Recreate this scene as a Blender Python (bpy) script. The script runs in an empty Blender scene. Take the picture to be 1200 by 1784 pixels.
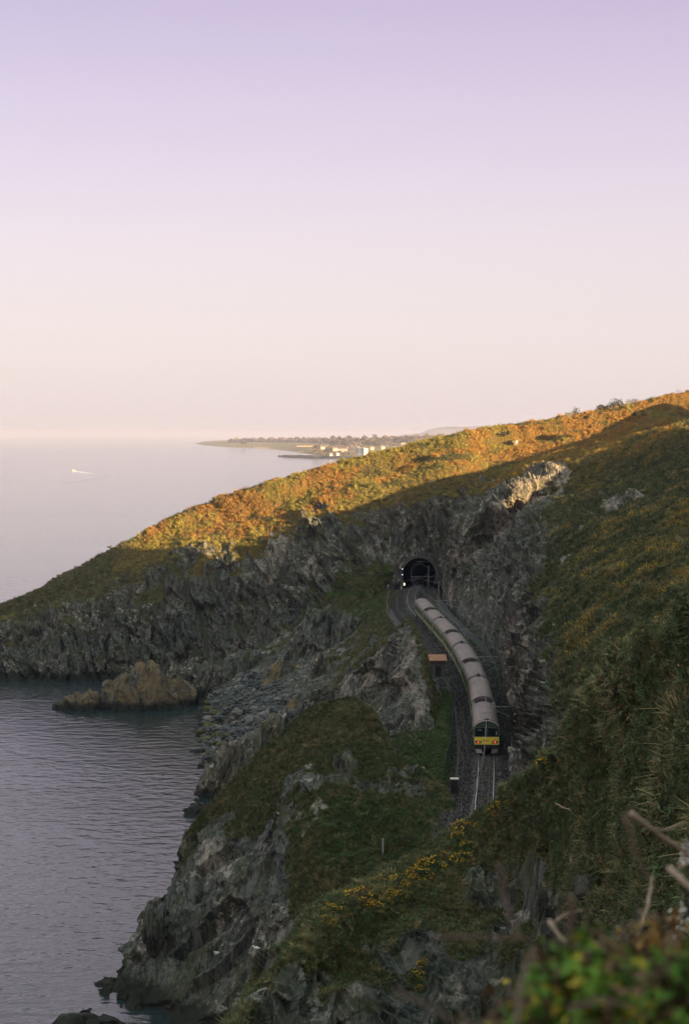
import bpy, math, random
import numpy as np

random.seed(7)
RNG = np.random.default_rng(7)
SC = bpy.context.scene
COL = SC.collection
R = math.radians

# ------------------------------------------------------------------ camera
CAMZ = 58.0
F = 3445.0                      # focal length in photograph pixels (70 mm on 24x36)
PITCH = math.atan(135.0 / F)
cam_d = bpy.data.cameras.new('camera')
cam = bpy.data.objects.new('camera', cam_d)
COL.objects.link(cam)
cam.location = (0, 0, CAMZ)
cam.rotation_euler = (math.pi / 2 - PITCH, 0, 0)
cam_d.sensor_fit = 'VERTICAL'
cam_d.sensor_height = 36.0
cam_d.lens = F * 36.0 / 1784.0
cam_d.clip_start = 0.2
cam_d.clip_end = 250000.0
cam_d.dof.use_dof = True
cam_d.dof.focus_distance = 230.0
cam_d.dof.aperture_fstop = 3.2
SC.camera = cam

# ------------------------------------------------------------------ light
SUN_EL = math.atan(0.18)
SUN_H = (0.643, -0.766)         # horizontal direction towards the sun
world = bpy.data.worlds.new('World')
SC.world = world
world.use_nodes = True
wn = world.node_tree
wn.nodes.clear()
w_out = wn.nodes.new('ShaderNodeOutputWorld')
w_bg = wn.nodes.new('ShaderNodeBackground')
w_sky = wn.nodes.new('ShaderNodeTexSky')
w_sky.sky_type = 'NISHITA'
w_sky.sun_disc = False
w_sky.sun_elevation = SUN_EL
w_sky.sun_rotation = math.atan2(SUN_H[0], SUN_H[1])
w_geo = wn.nodes.new('ShaderNodeTexCoord')
w_sep = wn.nodes.new('ShaderNodeSeparateXYZ')
w_ramp = wn.nodes.new('ShaderNodeValToRGB')
w_mix = wn.nodes.new('ShaderNodeMix')
w_mix.data_type = 'RGBA'
w_mul = wn.nodes.new('ShaderNodeMix')
w_mul.data_type = 'RGBA'
w_mul.blend_type = 'MULTIPLY'
w_mul.inputs[0].default_value = 1.0
SKY_RAMP = [(0.0, (1.38, 1.22, 1.28)), (0.05, (1.42, 1.24, 1.31)), (0.10, (1.42, 1.20, 1.33)), (0.16, (1.24, 1.01, 1.26)),
            (0.21, (1.05, 0.82, 1.15)), (0.30, (1.58, 1.24, 1.40)), (0.42, (1.92, 1.64, 1.66)), (0.6, (1.82, 1.96, 1.88)), (1.0, (1.70, 2.16, 2.02))]
cr_ = w_ramp.color_ramp
while len(cr_.elements) > 1:
    cr_.elements.remove(cr_.elements[-1])
SKY_K = 5.0
for i, (pos, c) in enumerate(SKY_RAMP):
    e = cr_.elements[0] if i == 0 else cr_.elements.new(pos)
    e.position = pos
    e.color = (c[0] / SKY_K, c[1] / SKY_K, c[2] / SKY_K, 1)
w_scale = wn.nodes.new('ShaderNodeVectorMath')
w_scale.operation = 'SCALE'
w_scale.inputs['Scale'].default_value = SKY_K
wl = wn.links.new
wl(w_geo.outputs['Generated'], w_sep.inputs[0])
wl(w_sep.outputs['Z'], w_ramp.inputs[0])
wl(w_ramp.outputs[0], w_scale.inputs[0])
wl(w_sky.outputs[0], w_mul.inputs[6])
w_mul.inputs[7].default_value = (1.0, 0.9, 1.0, 1)
w_mix.inputs[0].default_value = 0.92
wl(w_mul.outputs[2], w_mix.inputs[6])
wl(w_scale.outputs[0], w_mix.inputs[7])
wl(w_mix.outputs[2], w_bg.inputs[0])
w_bg.inputs[1].default_value = 0.10
wl(w_bg.outputs[0], w_out.inputs[0])

sun_d = bpy.data.lights.new('sun', 'SUN')
sun_d.energy = 3.7
sun_d.angle = R(0.4)
sun_d.color = (1.0, 0.69, 0.36)
sun = bpy.data.objects.new('sun', sun_d)
COL.objects.link(sun)
from mathutils import Vector, Matrix
sdir = Vector((SUN_H[0] * math.cos(SUN_EL), SUN_H[1] * math.cos(SUN_EL), math.sin(SUN_EL)))
sun.rotation_euler = sdir.to_track_quat('Z', 'Y').to_euler()
sun.location = (60, -60, 200)

vs = SC.view_settings
vs.view_transform = 'Standard'
vs.look = 'None'
vs.gamma = 1.0
vs.use_curve_mapping = False
vs.exposure = 2.4
SC.render.engine = 'CYCLES'
SC.cycles.use_denoising = True
SC.cycles.max_bounces = 5
SC.cycles.diffuse_bounces = 2
SC.cycles.glossy_bounces = 2
SC.cycles.transparent_max_bounces = 6
SC.cycles.volume_bounces = 0
SC.cycles.caustics_reflective = False
SC.cycles.caustics_refractive = False

# ------------------------------------------------------------------ helpers
CP, SP = math.cos(PITCH), math.sin(PITCH)


def at(px, py, d):
    """world point seen at photograph pixel (px, py) at northing d"""
    x = (px - 600.0) / F
    y = (892.0 - py) / F
    v = (x, CP + y * SP, -SP + y * CP)
    k = d / v[1]
    return (v[0] * k, d, CAMZ + v[2] * k)


def at_z(px, py, z):
    x = (px - 600.0) / F
    y = (892.0 - py) / F
    v = (x, CP + y * SP, -SP + y * CP)
    k = (z - CAMZ) / v[2]
    return (v[0] * k, v[1] * k, z)


def d_at(py, z):
    return at_z(600, py, z)[1]


def project(P):
    P = np.asarray(P, float)
    X, Y, Z = P[..., 0], P[..., 1], P[..., 2] - CAMZ
    fw = Y * CP - Z * SP
    up = Y * SP + Z * CP
    fw = np.where(fw < 0.5, 0.5, fw)
    return 600 + F * X / fw, 892 - F * up / fw


def _h(ix, iy, iz, s):
    h = (ix.astype(np.int64) * 374761393 + iy.astype(np.int64) * 668265263 + iz.astype(np.int64) * 2147483647 + s * 1274126177) & 0xFFFFFFFF
    h = ((h ^ (h >> 13)) * 1274126177) & 0xFFFFFFFF
    h = ((h ^ (h >> 16)) * 2246822519) & 0xFFFFFFFF
    return (h ^ (h >> 15)) & 0xFFFFFFFF


_G = RNG.normal(size=(256, 3))
_G /= np.linalg.norm(_G, axis=1)[:, None]


def perlin(P, s=0):
    P = np.asarray(P, float)
    I = np.floor(P).astype(np.int64)
    f = P - I
    u = f * f * f * (f * (f * 6 - 15) + 10)
    out = 0
    for dx in (0, 1):
        wx = u[:, 0] if dx else 1 - u[:, 0]
        for dy in (0, 1):
            wy = u[:, 1] if dy else 1 - u[:, 1]
            for dz in (0, 1):
                wz = u[:, 2] if dz else 1 - u[:, 2]
                g = _G[_h(I[:, 0] + dx, I[:, 1] + dy, I[:, 2] + dz, s) & 255]
                out = out + wx * wy * wz * (g[:, 0] * (f[:, 0] - dx) + g[:, 1] * (f[:, 1] - dy) + g[:, 2] * (f[:, 2] - dz))
    return out * 1.6


def fbm(P, s=0, o=3):
    a, t = 1.0, 0
    for k in range(o):
        t = t + a * perlin(P * (2.03 ** k), s + k)
        a *= 0.5
    return t


def facets(P, s=0):
    """chiselled displacement: every Voronoi cell is a tilted plane"""
    I = np.floor(P).astype(np.int64)
    best = np.full(len(P), 9.0)
    val = np.zeros(len(P))
    for dx in (-1, 0, 1):
        for dy in (-1, 0, 1):
            for dz in (-1, 0, 1):
                J = I + np.array((dx, dy, dz))
                h = _h(J[:, 0], J[:, 1], J[:, 2], s)
                j = np.stack([(h & 255) / 255.0, ((h >> 8) & 255) / 255.0, ((h >> 16) & 255) / 255.0], 1)
                D = P - (J + j)
                q = (D * D).sum(1)
                m = q < best
                if m.any():
                    g = _G[(h[m] >> 5) & 255]
                    val[m] = (D[m] * g).sum(1) + (((h[m] >> 24) & 255) / 255.0 - 0.5) * 0.7
                    best[m] = q[m]
    return val


def sstep(x, a, b):
    t = np.clip((x - a) / (b - a), 0, 1)
    return t * t * (3 - 2 * t)


def rock_disp(P, b, amp=1.0, fs=1.0):
    P = P * fs
    amp = amp / fs
    b = np.array(b, float)
    b /= np.linalg.norm(b)
    e1 = np.cross(b, (0, 1, 0.05))
    e1 /= np.linalg.norm(e1)
    e2 = np.cross(b, e1)
    w = np.stack([perlin(P / 14.0, 11), perlin(P / 14.0, 12), perlin(P / 14.0, 13)], 1) * 2.2
    Q = P + w
    s, t, r = Q @ b, Q @ e1, Q @ e2
    n1 = 1 - np.abs(perlin(np.stack([s / 6.5, t / 34, r / 26], 1), 21)) * 2
    n2 = (1 - np.abs(perlin(np.stack([s / 2.1, t / 20, r / 13], 1), 22)) * 2) ** 3
    n3 = facets(np.stack([s / 3.0, t / 11.0, r / 7.0], 1), 23)
    n4 = facets(np.stack([s / 1.0, t / 3.6, r / 2.6], 1), 24)
    n5 = perlin(P / 0.55, 25)
    return amp * (1.1 * n1 + 1.1 * n2 + 1.45 * n3 + 0.6 * n4 + 0.12 * n5 - 0.6)


def mesh_np(name, V, Fc, mat=None, smooth=True, attrs=None, parent=None, link=True):
    V = np.asarray(V, np.float32)
    Fc = np.asarray(Fc, np.int32)
    me = bpy.data.meshes.new(name)
    n, k = Fc.shape
    me.vertices.add(len(V))
    me.vertices.foreach_set('co', V.ravel())
    me.loops.add(n * k)
    me.loops.foreach_set('vertex_index', Fc.ravel())
    me.polygons.add(n)
    me.polygons.foreach_set('loop_start', np.arange(0, n * k, k, dtype=np.int32))
    me.polygons.foreach_set('use_smooth', np.full(n, smooth))
    if attrs:
        for an, av in attrs.items():
            a = me.attributes.new(an, 'FLOAT_COLOR', 'POINT')
            c = np.ones((len(V), 4), np.float32)
            c[:, :3] = av
            a.data.foreach_set('color', c.ravel())
    me.update()
    me.validate()
    if mat:
        me.materials.append(mat)
    o = bpy.data.objects.new(name, me)
    if link:
        COL.objects.link(o)
    if parent:
        o.parent = parent
    return o


def tag(o, label=None, cat=None, group=None, kind=None):
    if label:
        o['label'] = label
    if cat:
        o['category'] = cat
    if group:
        o['group'] = group
    if kind:
        o['kind'] = kind
    return o


def thing(name, label, cat, loc=(0, 0, 0), rz=0.0, group=None):
    o = bpy.data.objects.new(name, None)
    COL.objects.link(o)
    o.location = loc
    o.rotation_euler = (0, 0, rz)
    o.empty_display_size = 0.3
    return tag(o, label, cat, group)


class MB:
    """collects boxes, prisms and tubes; build() links them as ONE mesh object"""

    def __init__(self):
        self.v, self.f = [], []

    def add(self, vs_, fs_):
        n = len(self.v)
        self.v += [tuple(p) for p in vs_]
        self.f += [tuple(i + n for i in q) for q in fs_]
        return self

    def box(self, x0, x1, y0, y1, z0, z1):
        return self.add([(x0, y0, z0), (x1, y0, z0), (x1, y1, z0), (x0, y1, z0), (x0, y0, z1), (x1, y0, z1), (x1, y1, z1), (x0, y1, z1)],
                        [(0, 3, 2, 1), (4, 5, 6, 7), (0, 1, 5, 4), (1, 2, 6, 5), (2, 3, 7, 6), (3, 0, 4, 7)])

    def prism(self, prof, y0, y1):
        """closed xz profile extruded along y"""
        n = len(prof)
        vs_ = [(x, y0, z) for x, z in prof] + [(x, y1, z) for x, z in prof]
        fs_ = [(i, (i + 1) % n, n + (i + 1) % n, n + i) for i in range(n)]
        fs_ += [tuple(range(n))[::-1], tuple(range(n, 2 * n))]
        return self.add(vs_, fs_)

    def tube(self, pts, r, n=6, cap=True):
        pts = [Vector(p) for p in pts]
        rs = r if isinstance(r, (list, tuple)) else [r] * len(pts)
        vs_, fs_ = [], []
        for i, p in enumerate(pts):
            t = (pts[min(i + 1, len(pts) - 1)] - pts[max(i - 1, 0)]).normalized()
            a = t.cross(Vector((0, 0, 1)) if abs(t.z) < 0.9 else Vector((1, 0, 0))).normalized()
            b = t.cross(a)
            for k in range(n):
                an = 2 * math.pi * k / n
                vs_.append(p + (a * math.cos(an) + b * math.sin(an)) * rs[i])
        for i in range(len(pts) - 1):
            for k in range(n):
                fs_.append((i * n + k, i * n + (k + 1) % n, (i + 1) * n + (k + 1) % n, (i + 1) * n + k))
        if cap:
            fs_.append(tuple(range(n))[::-1])
            fs_.append(tuple((len(pts) - 1) * n + k for k in range(n)))
        return self.add(vs_, fs_)

    def build(self, name, mat, parent=None, smooth=False):
        me = bpy.data.meshes.new(name)
        me.from_pydata(self.v, [], self.f)
        me.update()
        if smooth:
            me.polygons.foreach_set('use_smooth', [True] * len(me.polygons))
        me.materials.append(mat)
        o = bpy.data.objects.new(name, me)
        COL.objects.link(o)
        if parent:
            o.parent = parent
        return o


def copy_tree(o, parent=None):
    c = o.copy()
    COL.objects.link(c)
    if parent:
        c.parent = parent
    for ch in list(o.children):
        copy_tree(ch, c)
    return c


# ------------------------------------------------------------------ materials
def newmat(name):
    m = bpy.data.materials.new(name)
    m.use_nodes = True
    t = m.node_tree
    b = t.nodes['Principled BSDF']
    return m, t, b


def N(t, typ, **kw):
    n = t.nodes.new(typ)
    for k, v in kw.items():
        if k == 'inp':
            for i, x in v.items():
                n.inputs[i].default_value = x
        else:
            setattr(n, k, v)
    return n


def mixc(t, fac, a, b, blend='MIX'):
    n = N(t, 'ShaderNodeMix', data_type='RGBA', blend_type=blend)
    for i, x in ((0, fac), (6, a), (7, b)):
        if hasattr(x, 'links'):
            t.links.new(x, n.inputs[i])
        elif i == 0:
            n.inputs[0].default_value = x
        else:
            n.inputs[i].default_value = tuple(x) + ((1,) if len(x) == 3 else ())
    return n.outputs[2]


def ramp(t, src, stops):
    n = N(t, 'ShaderNodeValToRGB')
    c = n.color_ramp
    while len(c.elements) > 1:
        c.elements.remove(c.elements[-1])
    for i, (p, v) in enumerate(stops):
        e = c.elements[0] if i == 0 else c.elements.new(p)
        e.position = p
        e.color = (v, v, v, 1) if not isinstance(v, tuple) else tuple(v) + (1,)
    t.links.new(src, n.inputs[0])
    return n.outputs[0]


def noise(t, vec, scale, detail=4.0, rough=0.6, stretch=None, rot=None):
    if stretch or rot:
        mp = N(t, 'ShaderNodeMapping')
        if stretch:
            mp.inputs['Scale'].default_value = stretch
        if rot:
            mp.inputs['Rotation'].default_value = rot
        t.links.new(vec, mp.inputs[0])
        vec = mp.outputs[0]
    n = N(t, 'ShaderNodeTexNoise')
    n.inputs['Scale'].default_value = scale
    n.inputs['Detail'].default_value = detail
    n.inputs['Roughness'].default_value = rough
    t.links.new(vec, n.inputs['Vector'])
    return n.outputs['Fac']


def plain(name, col, rough=0.7, spec=0.3, metal=0.0, wear=0.25, scale=3.0, emit=None):
    m, t, b = newmat(name)
    tc = N(t, 'ShaderNodeTexCoord')
    n = noise(t, tc.outputs['Object'], scale, 5.0, 0.65)
    f = ramp(t, n, [(0.3, 0.0), (0.75, 1.0)])
    c = mixc(t, f, tuple(x * (1 - wear) for x in col), tuple(min(1, x * (1 + wear)) for x in col))
    t.links.new(c, b.inputs['Base Color'])
    b.inputs['Roughness'].default_value = rough
    b.inputs['Specular IOR Level'].default_value = spec
    b.inputs['Metallic'].default_value = metal
    if emit:
        b.inputs['Emission Color'].default_value = tuple(emit[0]) + (1,)
        b.inputs['Emission Strength'].default_value = emit[1]
    return m


def rock_colour(t, pos, warm=0.0):
    """grey schist: dark seams between steep beds that also carry crack shade, mid grey faces, pale lichen patches"""
    st = noise(t, pos, 0.55, 6.0, 0.72, stretch=(1.7, 1.0, 0.26), rot=(0.1, -0.22, 0.2))
    fine = noise(t, pos, 2.3, 5.0, 0.75, stretch=(1.5, 1.0, 0.42), rot=(0.1, -0.22, 0.2))
    seam = noise(t, pos, 0.42, 4.0, 0.6, stretch=(1.9, 1.2, 0.2), rot=(0.08, -0.2, 0.1))
    big = noise(t, pos, 0.07, 3.0, 0.6)
    c = mixc(t, ramp(t, st, [(0.34, 0.0), (0.48, 0.5), (0.62, 1.0)]), (0.038, 0.045, 0.041), (0.185, 0.185, 0.158))
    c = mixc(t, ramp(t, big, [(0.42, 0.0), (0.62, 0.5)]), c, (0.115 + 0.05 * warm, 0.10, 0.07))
    c = mixc(t, ramp(t, fine, [(0.36, 1.0), (0.54, 0.0)]), c, mixc(t, 0.62, c, (0.014, 0.018, 0.016)))
    c = mixc(t, ramp(t, seam, [(0.455, 0.0), (0.49, 0.75), (0.51, 0.75), (0.545, 0.0)]), c, (0.014, 0.018, 0.016))  # seam colour, with the shade of cracks painted into it
    moss = noise(t, pos, 0.22, 5.0, 0.7)
    c = mixc(t, ramp(t, moss, [(0.50, 0.0), (0.62, 0.7)]), c, (0.060, 0.066, 0.028))
    pal = noise(t, pos, 0.95, 6.0, 0.75)
    pal2 = noise(t, pos, 0.13, 2.0, 0.5)
    mul = N(t, 'ShaderNodeMath', operation='MULTIPLY')
    t.links.new(ramp(t, pal, [(0.54, 0.0), (0.60, 1.0)]), mul.inputs[0])
    t.links.new(ramp(t, pal2, [(0.48, 0.0), (0.6, 1.0)]), mul.inputs[1])
    c = mixc(t, mul.outputs[0], c, (0.36, 0.33, 0.27))
    return c, st, fine


def rock_bump(t, b, st, fine, strength=0.9):
    ad = N(t, 'ShaderNodeMath', operation='ADD')
    t.links.new(st, ad.inputs[0])
    t.links.new(fine, ad.inputs[1])
    bp = N(t, 'ShaderNodeBump')
    bp.inputs['Strength'].default_value = strength
    bp.inputs['Distance'].default_value = 0.7
    t.links.new(ad.outputs[0], bp.inputs['Height'])
    t.links.new(bp.outputs[0], b.inputs['Normal'])


def make_rock(name, warm=0.0, guano=False, algae=False):
    m, t, b = newmat(name)
    g = N(t, 'ShaderNodeNewGeometry')
    pos = g.outputs['Position']
    c, st, fine = rock_colour(t, pos, warm)
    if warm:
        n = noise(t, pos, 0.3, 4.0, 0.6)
        c = mixc(t, ramp(t, n, [(0.4, 0.0), (0.6, 0.75 * warm)]), c, (0.25, 0.18, 0.085))  # ochre stands in for gold sunlight that misses the spur
    sp = N(t, 'ShaderNodeSeparateXYZ')
    t.links.new(pos, sp.inputs[0])
    if guano:
        nz = N(t, 'ShaderNodeSeparateXYZ')
        t.links.new(g.outputs['Normal'], nz.inputs[0])
        n = noise(t, pos, 0.9, 4.0, 0.7, stretch=(1, 1, 0.35))
        mm = N(t, 'ShaderNodeMath', operation='MULTIPLY')
        t.links.new(ramp(t, n, [(0.56, 0.0), (0.62, 1.0)]), mm.inputs[0])
        t.links.new(ramp(t, nz.outputs['Z'], [(0.45, 0.0), (0.75, 1.0)]), mm.inputs[1])
        c = mixc(t, mm.outputs[0], c, (0.5, 0.45, 0.43))
    # wet, weed-dark band at the waterline
    n = noise(t, pos, 0.5, 3.0, 0.6)
    ma = N(t, 'ShaderNodeMath', operation='MULTIPLY_ADD')
    t.links.new(n, ma.inputs[0])
    ma.inputs[1].default_value = -2.2
    t.links.new(sp.outputs['Z'], ma.inputs[2])
    c = mixc(t, ramp(t, ma.outputs[0], [(0.0, 1.0), (1.0, 0.0)]), c, (0.028, 0.03, 0.022))
    t.links.new(c, b.inputs['Base Color'])
    b.inputs['Roughness'].default_value = 0.85
    b.inputs['Specular IOR Level'].default_value = 0.25
    rock_bump(t, b, st, fine)
    return m


def make_terrain():
    """rock showing through turf: the point attribute mask = (turf, dryness, pale patches)"""
    m, t, b = newmat('terrain')
    g = N(t, 'ShaderNodeNewGeometry')
    pos = g.outputs['Position']
    at_ = N(t, 'ShaderNodeAttribute', attribute_name='mask')
    sp = N(t, 'ShaderNodeSeparateColor')
    t.links.new(at_.outputs['Color'], sp.inputs[0])
    rc, st, fine = rock_colour(t, pos)
    n1 = noise(t, pos, 0.35, 5.0, 0.65)
    n2 = noise(t, pos, 1.7, 5.0, 0.7, stretch=(1, 1, 0.5))
    gcol = ramp(t, sp.outputs['Green'], [(0.0, (0.055, 0.09, 0.025)), (0.5, (0.085, 0.082, 0.035)), (0.75, (0.14, 0.10, 0.026)), (1.0, (0.22, 0.115, 0.03))])
    gc = mixc(t, ramp(t, n2, [(0.35, 0.0), (0.65, 1.0)]), mixc(t, 0.55, gcol, (0.020, 0.026, 0.012)), gcol)
    gc = mixc(t, ramp(t, n1, [(0.42, 0.0), (0.62, 0.5)]), gc, (0.10, 0.066, 0.03))
    n3 = noise(t, pos, 1.1, 4.0, 0.7)
    ad = N(t, 'ShaderNodeMath', operation='MULTIPLY_ADD')
    t.links.new(n3, ad.inputs[0])
    ad.inputs[1].default_value = 0.7
    t.links.new(sp.outputs['Red'], ad.inputs[2])
    f = ramp(t, ad.outputs[0], [(0.72, 0.0), (0.95, 1.0)])
    sz = N(t, 'ShaderNodeSeparateXYZ')
    t.links.new(pos, sz.inputs[0])
    nw = noise(t, pos, 0.5, 3.0, 0.6)
    ma = N(t, 'ShaderNodeMath', operation='MULTIPLY_ADD')
    t.links.new(nw, ma.inputs[0])
    ma.inputs[1].default_value = -2.6
    t.links.new(sz.outputs['Z'], ma.inputs[2])
    rc = mixc(t, ramp(t, ma.outputs[0], [(0.0, 1.0), (1.0, 0.0)]), rc, (0.028, 0.03, 0.022))
    npl = noise(t, pos, 0.75, 6.0, 0.78, stretch=(1.5, 1.0, 0.4), rot=(0.1, -0.25, 0.2))
    pmul = N(t, 'ShaderNodeMath', operation='MULTIPLY')
    t.links.new(ramp(t, npl, [(0.43, 0.0), (0.53, 1.0)]), pmul.inputs[0])
    t.links.new(sp.outputs['Blue'], pmul.inputs[1])
    rc = mixc(t, pmul.outputs[0], rc, mixc(t, ramp(t, fine, [(0.35, 0.0), (0.6, 1.0)]), (0.10, 0.09, 0.075), (0.40, 0.345, 0.275)))
    c = mixc(t, f, rc, gc)
    t.links.new(c, b.inputs['Base Color'])
    b.inputs['Roughness'].default_value = 0.9
    b.inputs['Specular IOR Level'].default_value = 0.12
    rock_bump(t, b, st, fine, 0.8)
    return m


def make_leaf(name, trans=0.25):
    """foliage whose colour comes from the instance's own col attribute"""
    m, t, b = newmat(name)
    at_ = N(t, 'ShaderNodeAttribute', attribute_name='col', attribute_type='INSTANCER')
    g = N(t, 'ShaderNodeNewGeometry')
    n = noise(t, g.outputs['Position'], 4.0, 2.0, 0.6)
    v = N(t, 'ShaderNodeMath', operation='MULTIPLY_ADD')
    t.links.new(n, v.inputs[0])
    v.inputs[1].default_value = 1.5
    v.inputs[2].default_value = 0.25
    c = N(t, 'ShaderNodeVectorMath', operation='SCALE')
    t.links.new(at_.outputs['Color'], c.inputs[0])
    t.links.new(v.outputs[0], c.inputs['Scale'])
    t.links.new(c.outputs[0], b.inputs['Base Color'])
    b.inputs['Roughness'].default_value = 0.8
    b.inputs['Specular IOR Level'].default_value = 0.1
    return m


def make_foliage(name, c0, c1, scale=3.0):
    m, t, b = newmat(name)
    g = N(t, 'ShaderNodeNewGeometry')
    n = noise(t, g.outputs['Position'], scale, 3.0, 0.7)
    c = mixc(t, ramp(t, n, [(0.35, 0.0), (0.65, 1.0)]), c0, c1)
    t.links.new(c, b.inputs['Base Color'])
    b.inputs['Roughness'].default_value = 0.75
    b.inputs['Specular IOR Level'].default_value = 0.15
    return m


def make_water():
    m, t, b = newmat('sea_water')
    g = N(t, 'ShaderNodeNewGeometry')
    pos = g.outputs['Position']
    b.inputs['Base Color'].default_value = (0.018, 0.030, 0.031, 1)
    b.inputs['Roughness'].default_value = 0.08
    b.inputs['IOR'].default_value = 1.33
    w0 = noise(t, pos, 0.09, 2.0, 0.5, stretch=(0.5, 1.2, 1), rot=(0, 0, 0.5))
    w1 = noise(t, pos, 0.42, 2.0, 0.55, stretch=(0.8, 0.95, 1), rot=(0, 0, 0.3))
    w2 = noise(t, pos, 1.1, 3.0, 0.65, stretch=(0.8, 1.1, 1), rot=(0, 0, -0.25))
    big = noise(t, pos, 0.008, 3.0, 0.5, stretch=(0.5, 1.6, 1), rot=(0, 0, 0.2))
    k = ramp(t, big, [(0.3, 0.6), (0.7, 1.0)])
    m1 = N(t, 'ShaderNodeMath', operation='MULTIPLY_ADD')
    t.links.new(w2, m1.inputs[0])
    m1.inputs[1].default_value = 0.40
    ms = N(t, 'ShaderNodeMath', operation='MULTIPLY')
    t.links.new(w1, ms.inputs[0])
    ms.inputs[1].default_value = 1.7
    t.links.new(ms.outputs[0], m1.inputs[2])
    m2 = N(t, 'ShaderNodeMath', operation='MULTIPLY_ADD')
    t.links.new(w0, m2.inputs[0])
    m2.inputs[1].default_value = 1.1
    t.links.new(m1.outputs[0], m2.inputs[2])
    bp = N(t, 'ShaderNodeBump')
    bp.inputs['Distance'].default_value = 0.22
    t.links.new(k, bp.inputs['Strength'])
    t.links.new(m2.outputs[0], bp.inputs['Height'])
    t.links.new(bp.outputs[0], b.inputs['Normal'])
    return m


def make_boulder_stone():
    m, t, b = newmat('boulder_stone')
    g = N(t, 'ShaderNodeNewGeometry')
    oi = N(t, 'ShaderNodeObjectInfo')
    n = noise(t, g.outputs['Position'], 2.2, 5.0, 0.7)
    c = mixc(t, ramp(t, n, [(0.35, 0.0), (0.65, 1.0)]), (0.026, 0.032, 0.033), (0.075, 0.082, 0.080))
    c2 = mixc(t, ramp(t, oi.outputs['Random'], [(0.55, 0.0), (1.0, 0.7)]), c, (0.17, 0.155, 0.135))
    t.links.new(c2, b.inputs['Base Color'])
    b.inputs['Roughness'].default_value = 0.8
    bp = N(t, 'ShaderNodeBump', inp={0: 0.5, 1: 0.2})
    t.links.new(n, bp.inputs['Height'])
    t.links.new(bp.outputs[0], b.inputs['Normal'])
    return m


M = dict(boulder_stone=make_boulder_stone(), terrain=make_terrain(), rock=make_rock('rock'), ochre_sun_rock=make_rock('ochre_sun_rock', 1.0), guano_rock=make_rock('guano_rock', 0.4, True),
         leaf=make_leaf('leaf'), water=make_water())
# ------------------------------------------------------------------ terrain sheets
RAIL = 22.5                     # height of the rail heads above the sea


class Wp(tuple):
    """control point given directly in world metres: (X, Y, Z, turf, dry)"""


def ctrl(rows):
    out = np.zeros((len(rows), len(rows[0]), 5))
    for i, r in enumerate(rows):
        for j, p in enumerate(r):
            g = p[3] if len(p) > 3 else 0.5
            dry = p[4] if len(p) > 4 else 0.4
            out[i, j] = tuple(p[:3] if isinstance(p, Wp) else at(*p[:3])) + (g, dry)
    return out


def spline(C, ts, k=0.42):
    n = len(C)
    i = np.clip(np.floor(ts).astype(int), 0, n - 2)
    u = (ts - i)
    sh = (len(ts),) + (1,) * (C.ndim - 1)
    u = u.reshape(sh)
    p0, p1, p2, p3 = C[np.maximum(i - 1, 0)], C[i], C[i + 1], C[np.minimum(i + 2, n - 1)]
    m1, m2 = k * (p2 - p0), k * (p3 - p1)
    u2, u3 = u * u, u * u * u
    return (2 * u3 - 3 * u2 + 1) * p1 + (u3 - 2 * u2 + u) * m1 + (-2 * u3 + 3 * u2) * p2 + (u3 - u2) * m2


def spans(C, ax, px, lo=2, hi=220):
    X, Y = project(C[..., :3])
    X, Y = np.clip(X, -120, 1320), np.clip(Y, 600, 1880)
    d = np.hypot(np.diff(X, axis=ax), np.diff(Y, axis=ax)).max(axis=1 - ax) * 0.573 / px
    ts = []
    for i, q in enumerate(d):
        n = int(np.clip(math.ceil(q), lo, hi))
        ts += list(i + np.arange(n) / n)
    return np.array(ts + [len(d)])


def grid_faces(nr, nc):
    i = np.arange(nr * nc).reshape(nr, nc)
    return np.stack([i[:-1, :-1].ravel(), i[:-1, 1:].ravel(), i[1:, 1:].ravel(), i[1:, :-1].ravel()], 1)


SHEETS = {}
# bare pale rock, some painting in sunlit brightness: (pixel, distance), radius in metres
PALE = {'cutting_wall': [((905, 870, 417), 5.0), ((940, 850, 421), 5.5), ((972, 828, 425), 4.5), ((880, 890, 414), 3.5), ((882, 925, 411), 3.0), ((925, 1035, 300), 3.2), ((935, 1010, 298), 2.2), ((918, 1060, 290), 2.6),
                         ((903, 1115, 270), 2.4), ((893, 1145, 262), 2.6), ((897, 1175, 248), 2.0), ((822, 975, 424), 4.5), ((800, 965, 428), 3.0), ((784, 1030, 428), 2.4), ((866, 935, 412), 2.2), ((850, 1010, 380), 2.0),
                         ((908, 1240, 212), 2.6), ((925, 1205, 206), 2.4), ((930, 1150, 225), 2.4), ((902, 1290, 196), 2.0), ((925, 1300, 182), 2.2), ((945, 1090, 255), 2.4), ((1085, 885, 300), 3.2), ((1060, 900, 298), 2.6), ((1020, 940, 290), 2.2), ((1110, 870, 300), 2.2), ((985, 985, 262), 1.6)],
        'headland': [((485, 960, 486), 5.0), ((470, 985, 482), 4.0), ((650, 960, 476), 3.0), ((545, 985, 474), 3.0), ((680, 965, 476), 2.4), ((860, 905, 470), 3.0)],
        'rock_crag': [((712, 1170, 262), 2.6), ((718, 1140, 266), 2.0), ((705, 1195, 258), 2.4), ((722, 1205, 252), 1.6), ((668, 1150, 280), 1.8), ((615, 1215, 292), 2.6), ((640, 1190, 282), 2.0), ((600, 1232, 290), 2.0), ((735, 1235, 246), 1.8)],
        'knoll': [((555, 1410, 196), 1.1), ((520, 1420, 197), .9), ((530, 1450, 193), 1.2), ((380, 1500, 209), 1.5), ((365, 1480, 212), 1.0), ((480, 1620, 188), 1.0)],
        'near_slope': [((540, 1690, 100), .9), ((610, 1740, 98), .9), ((690, 1760, 96), 1.0), ((780, 1700, 99), .9), ((850, 1640, 99), .8), ((790, 1740, 95), .9)]}


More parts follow.
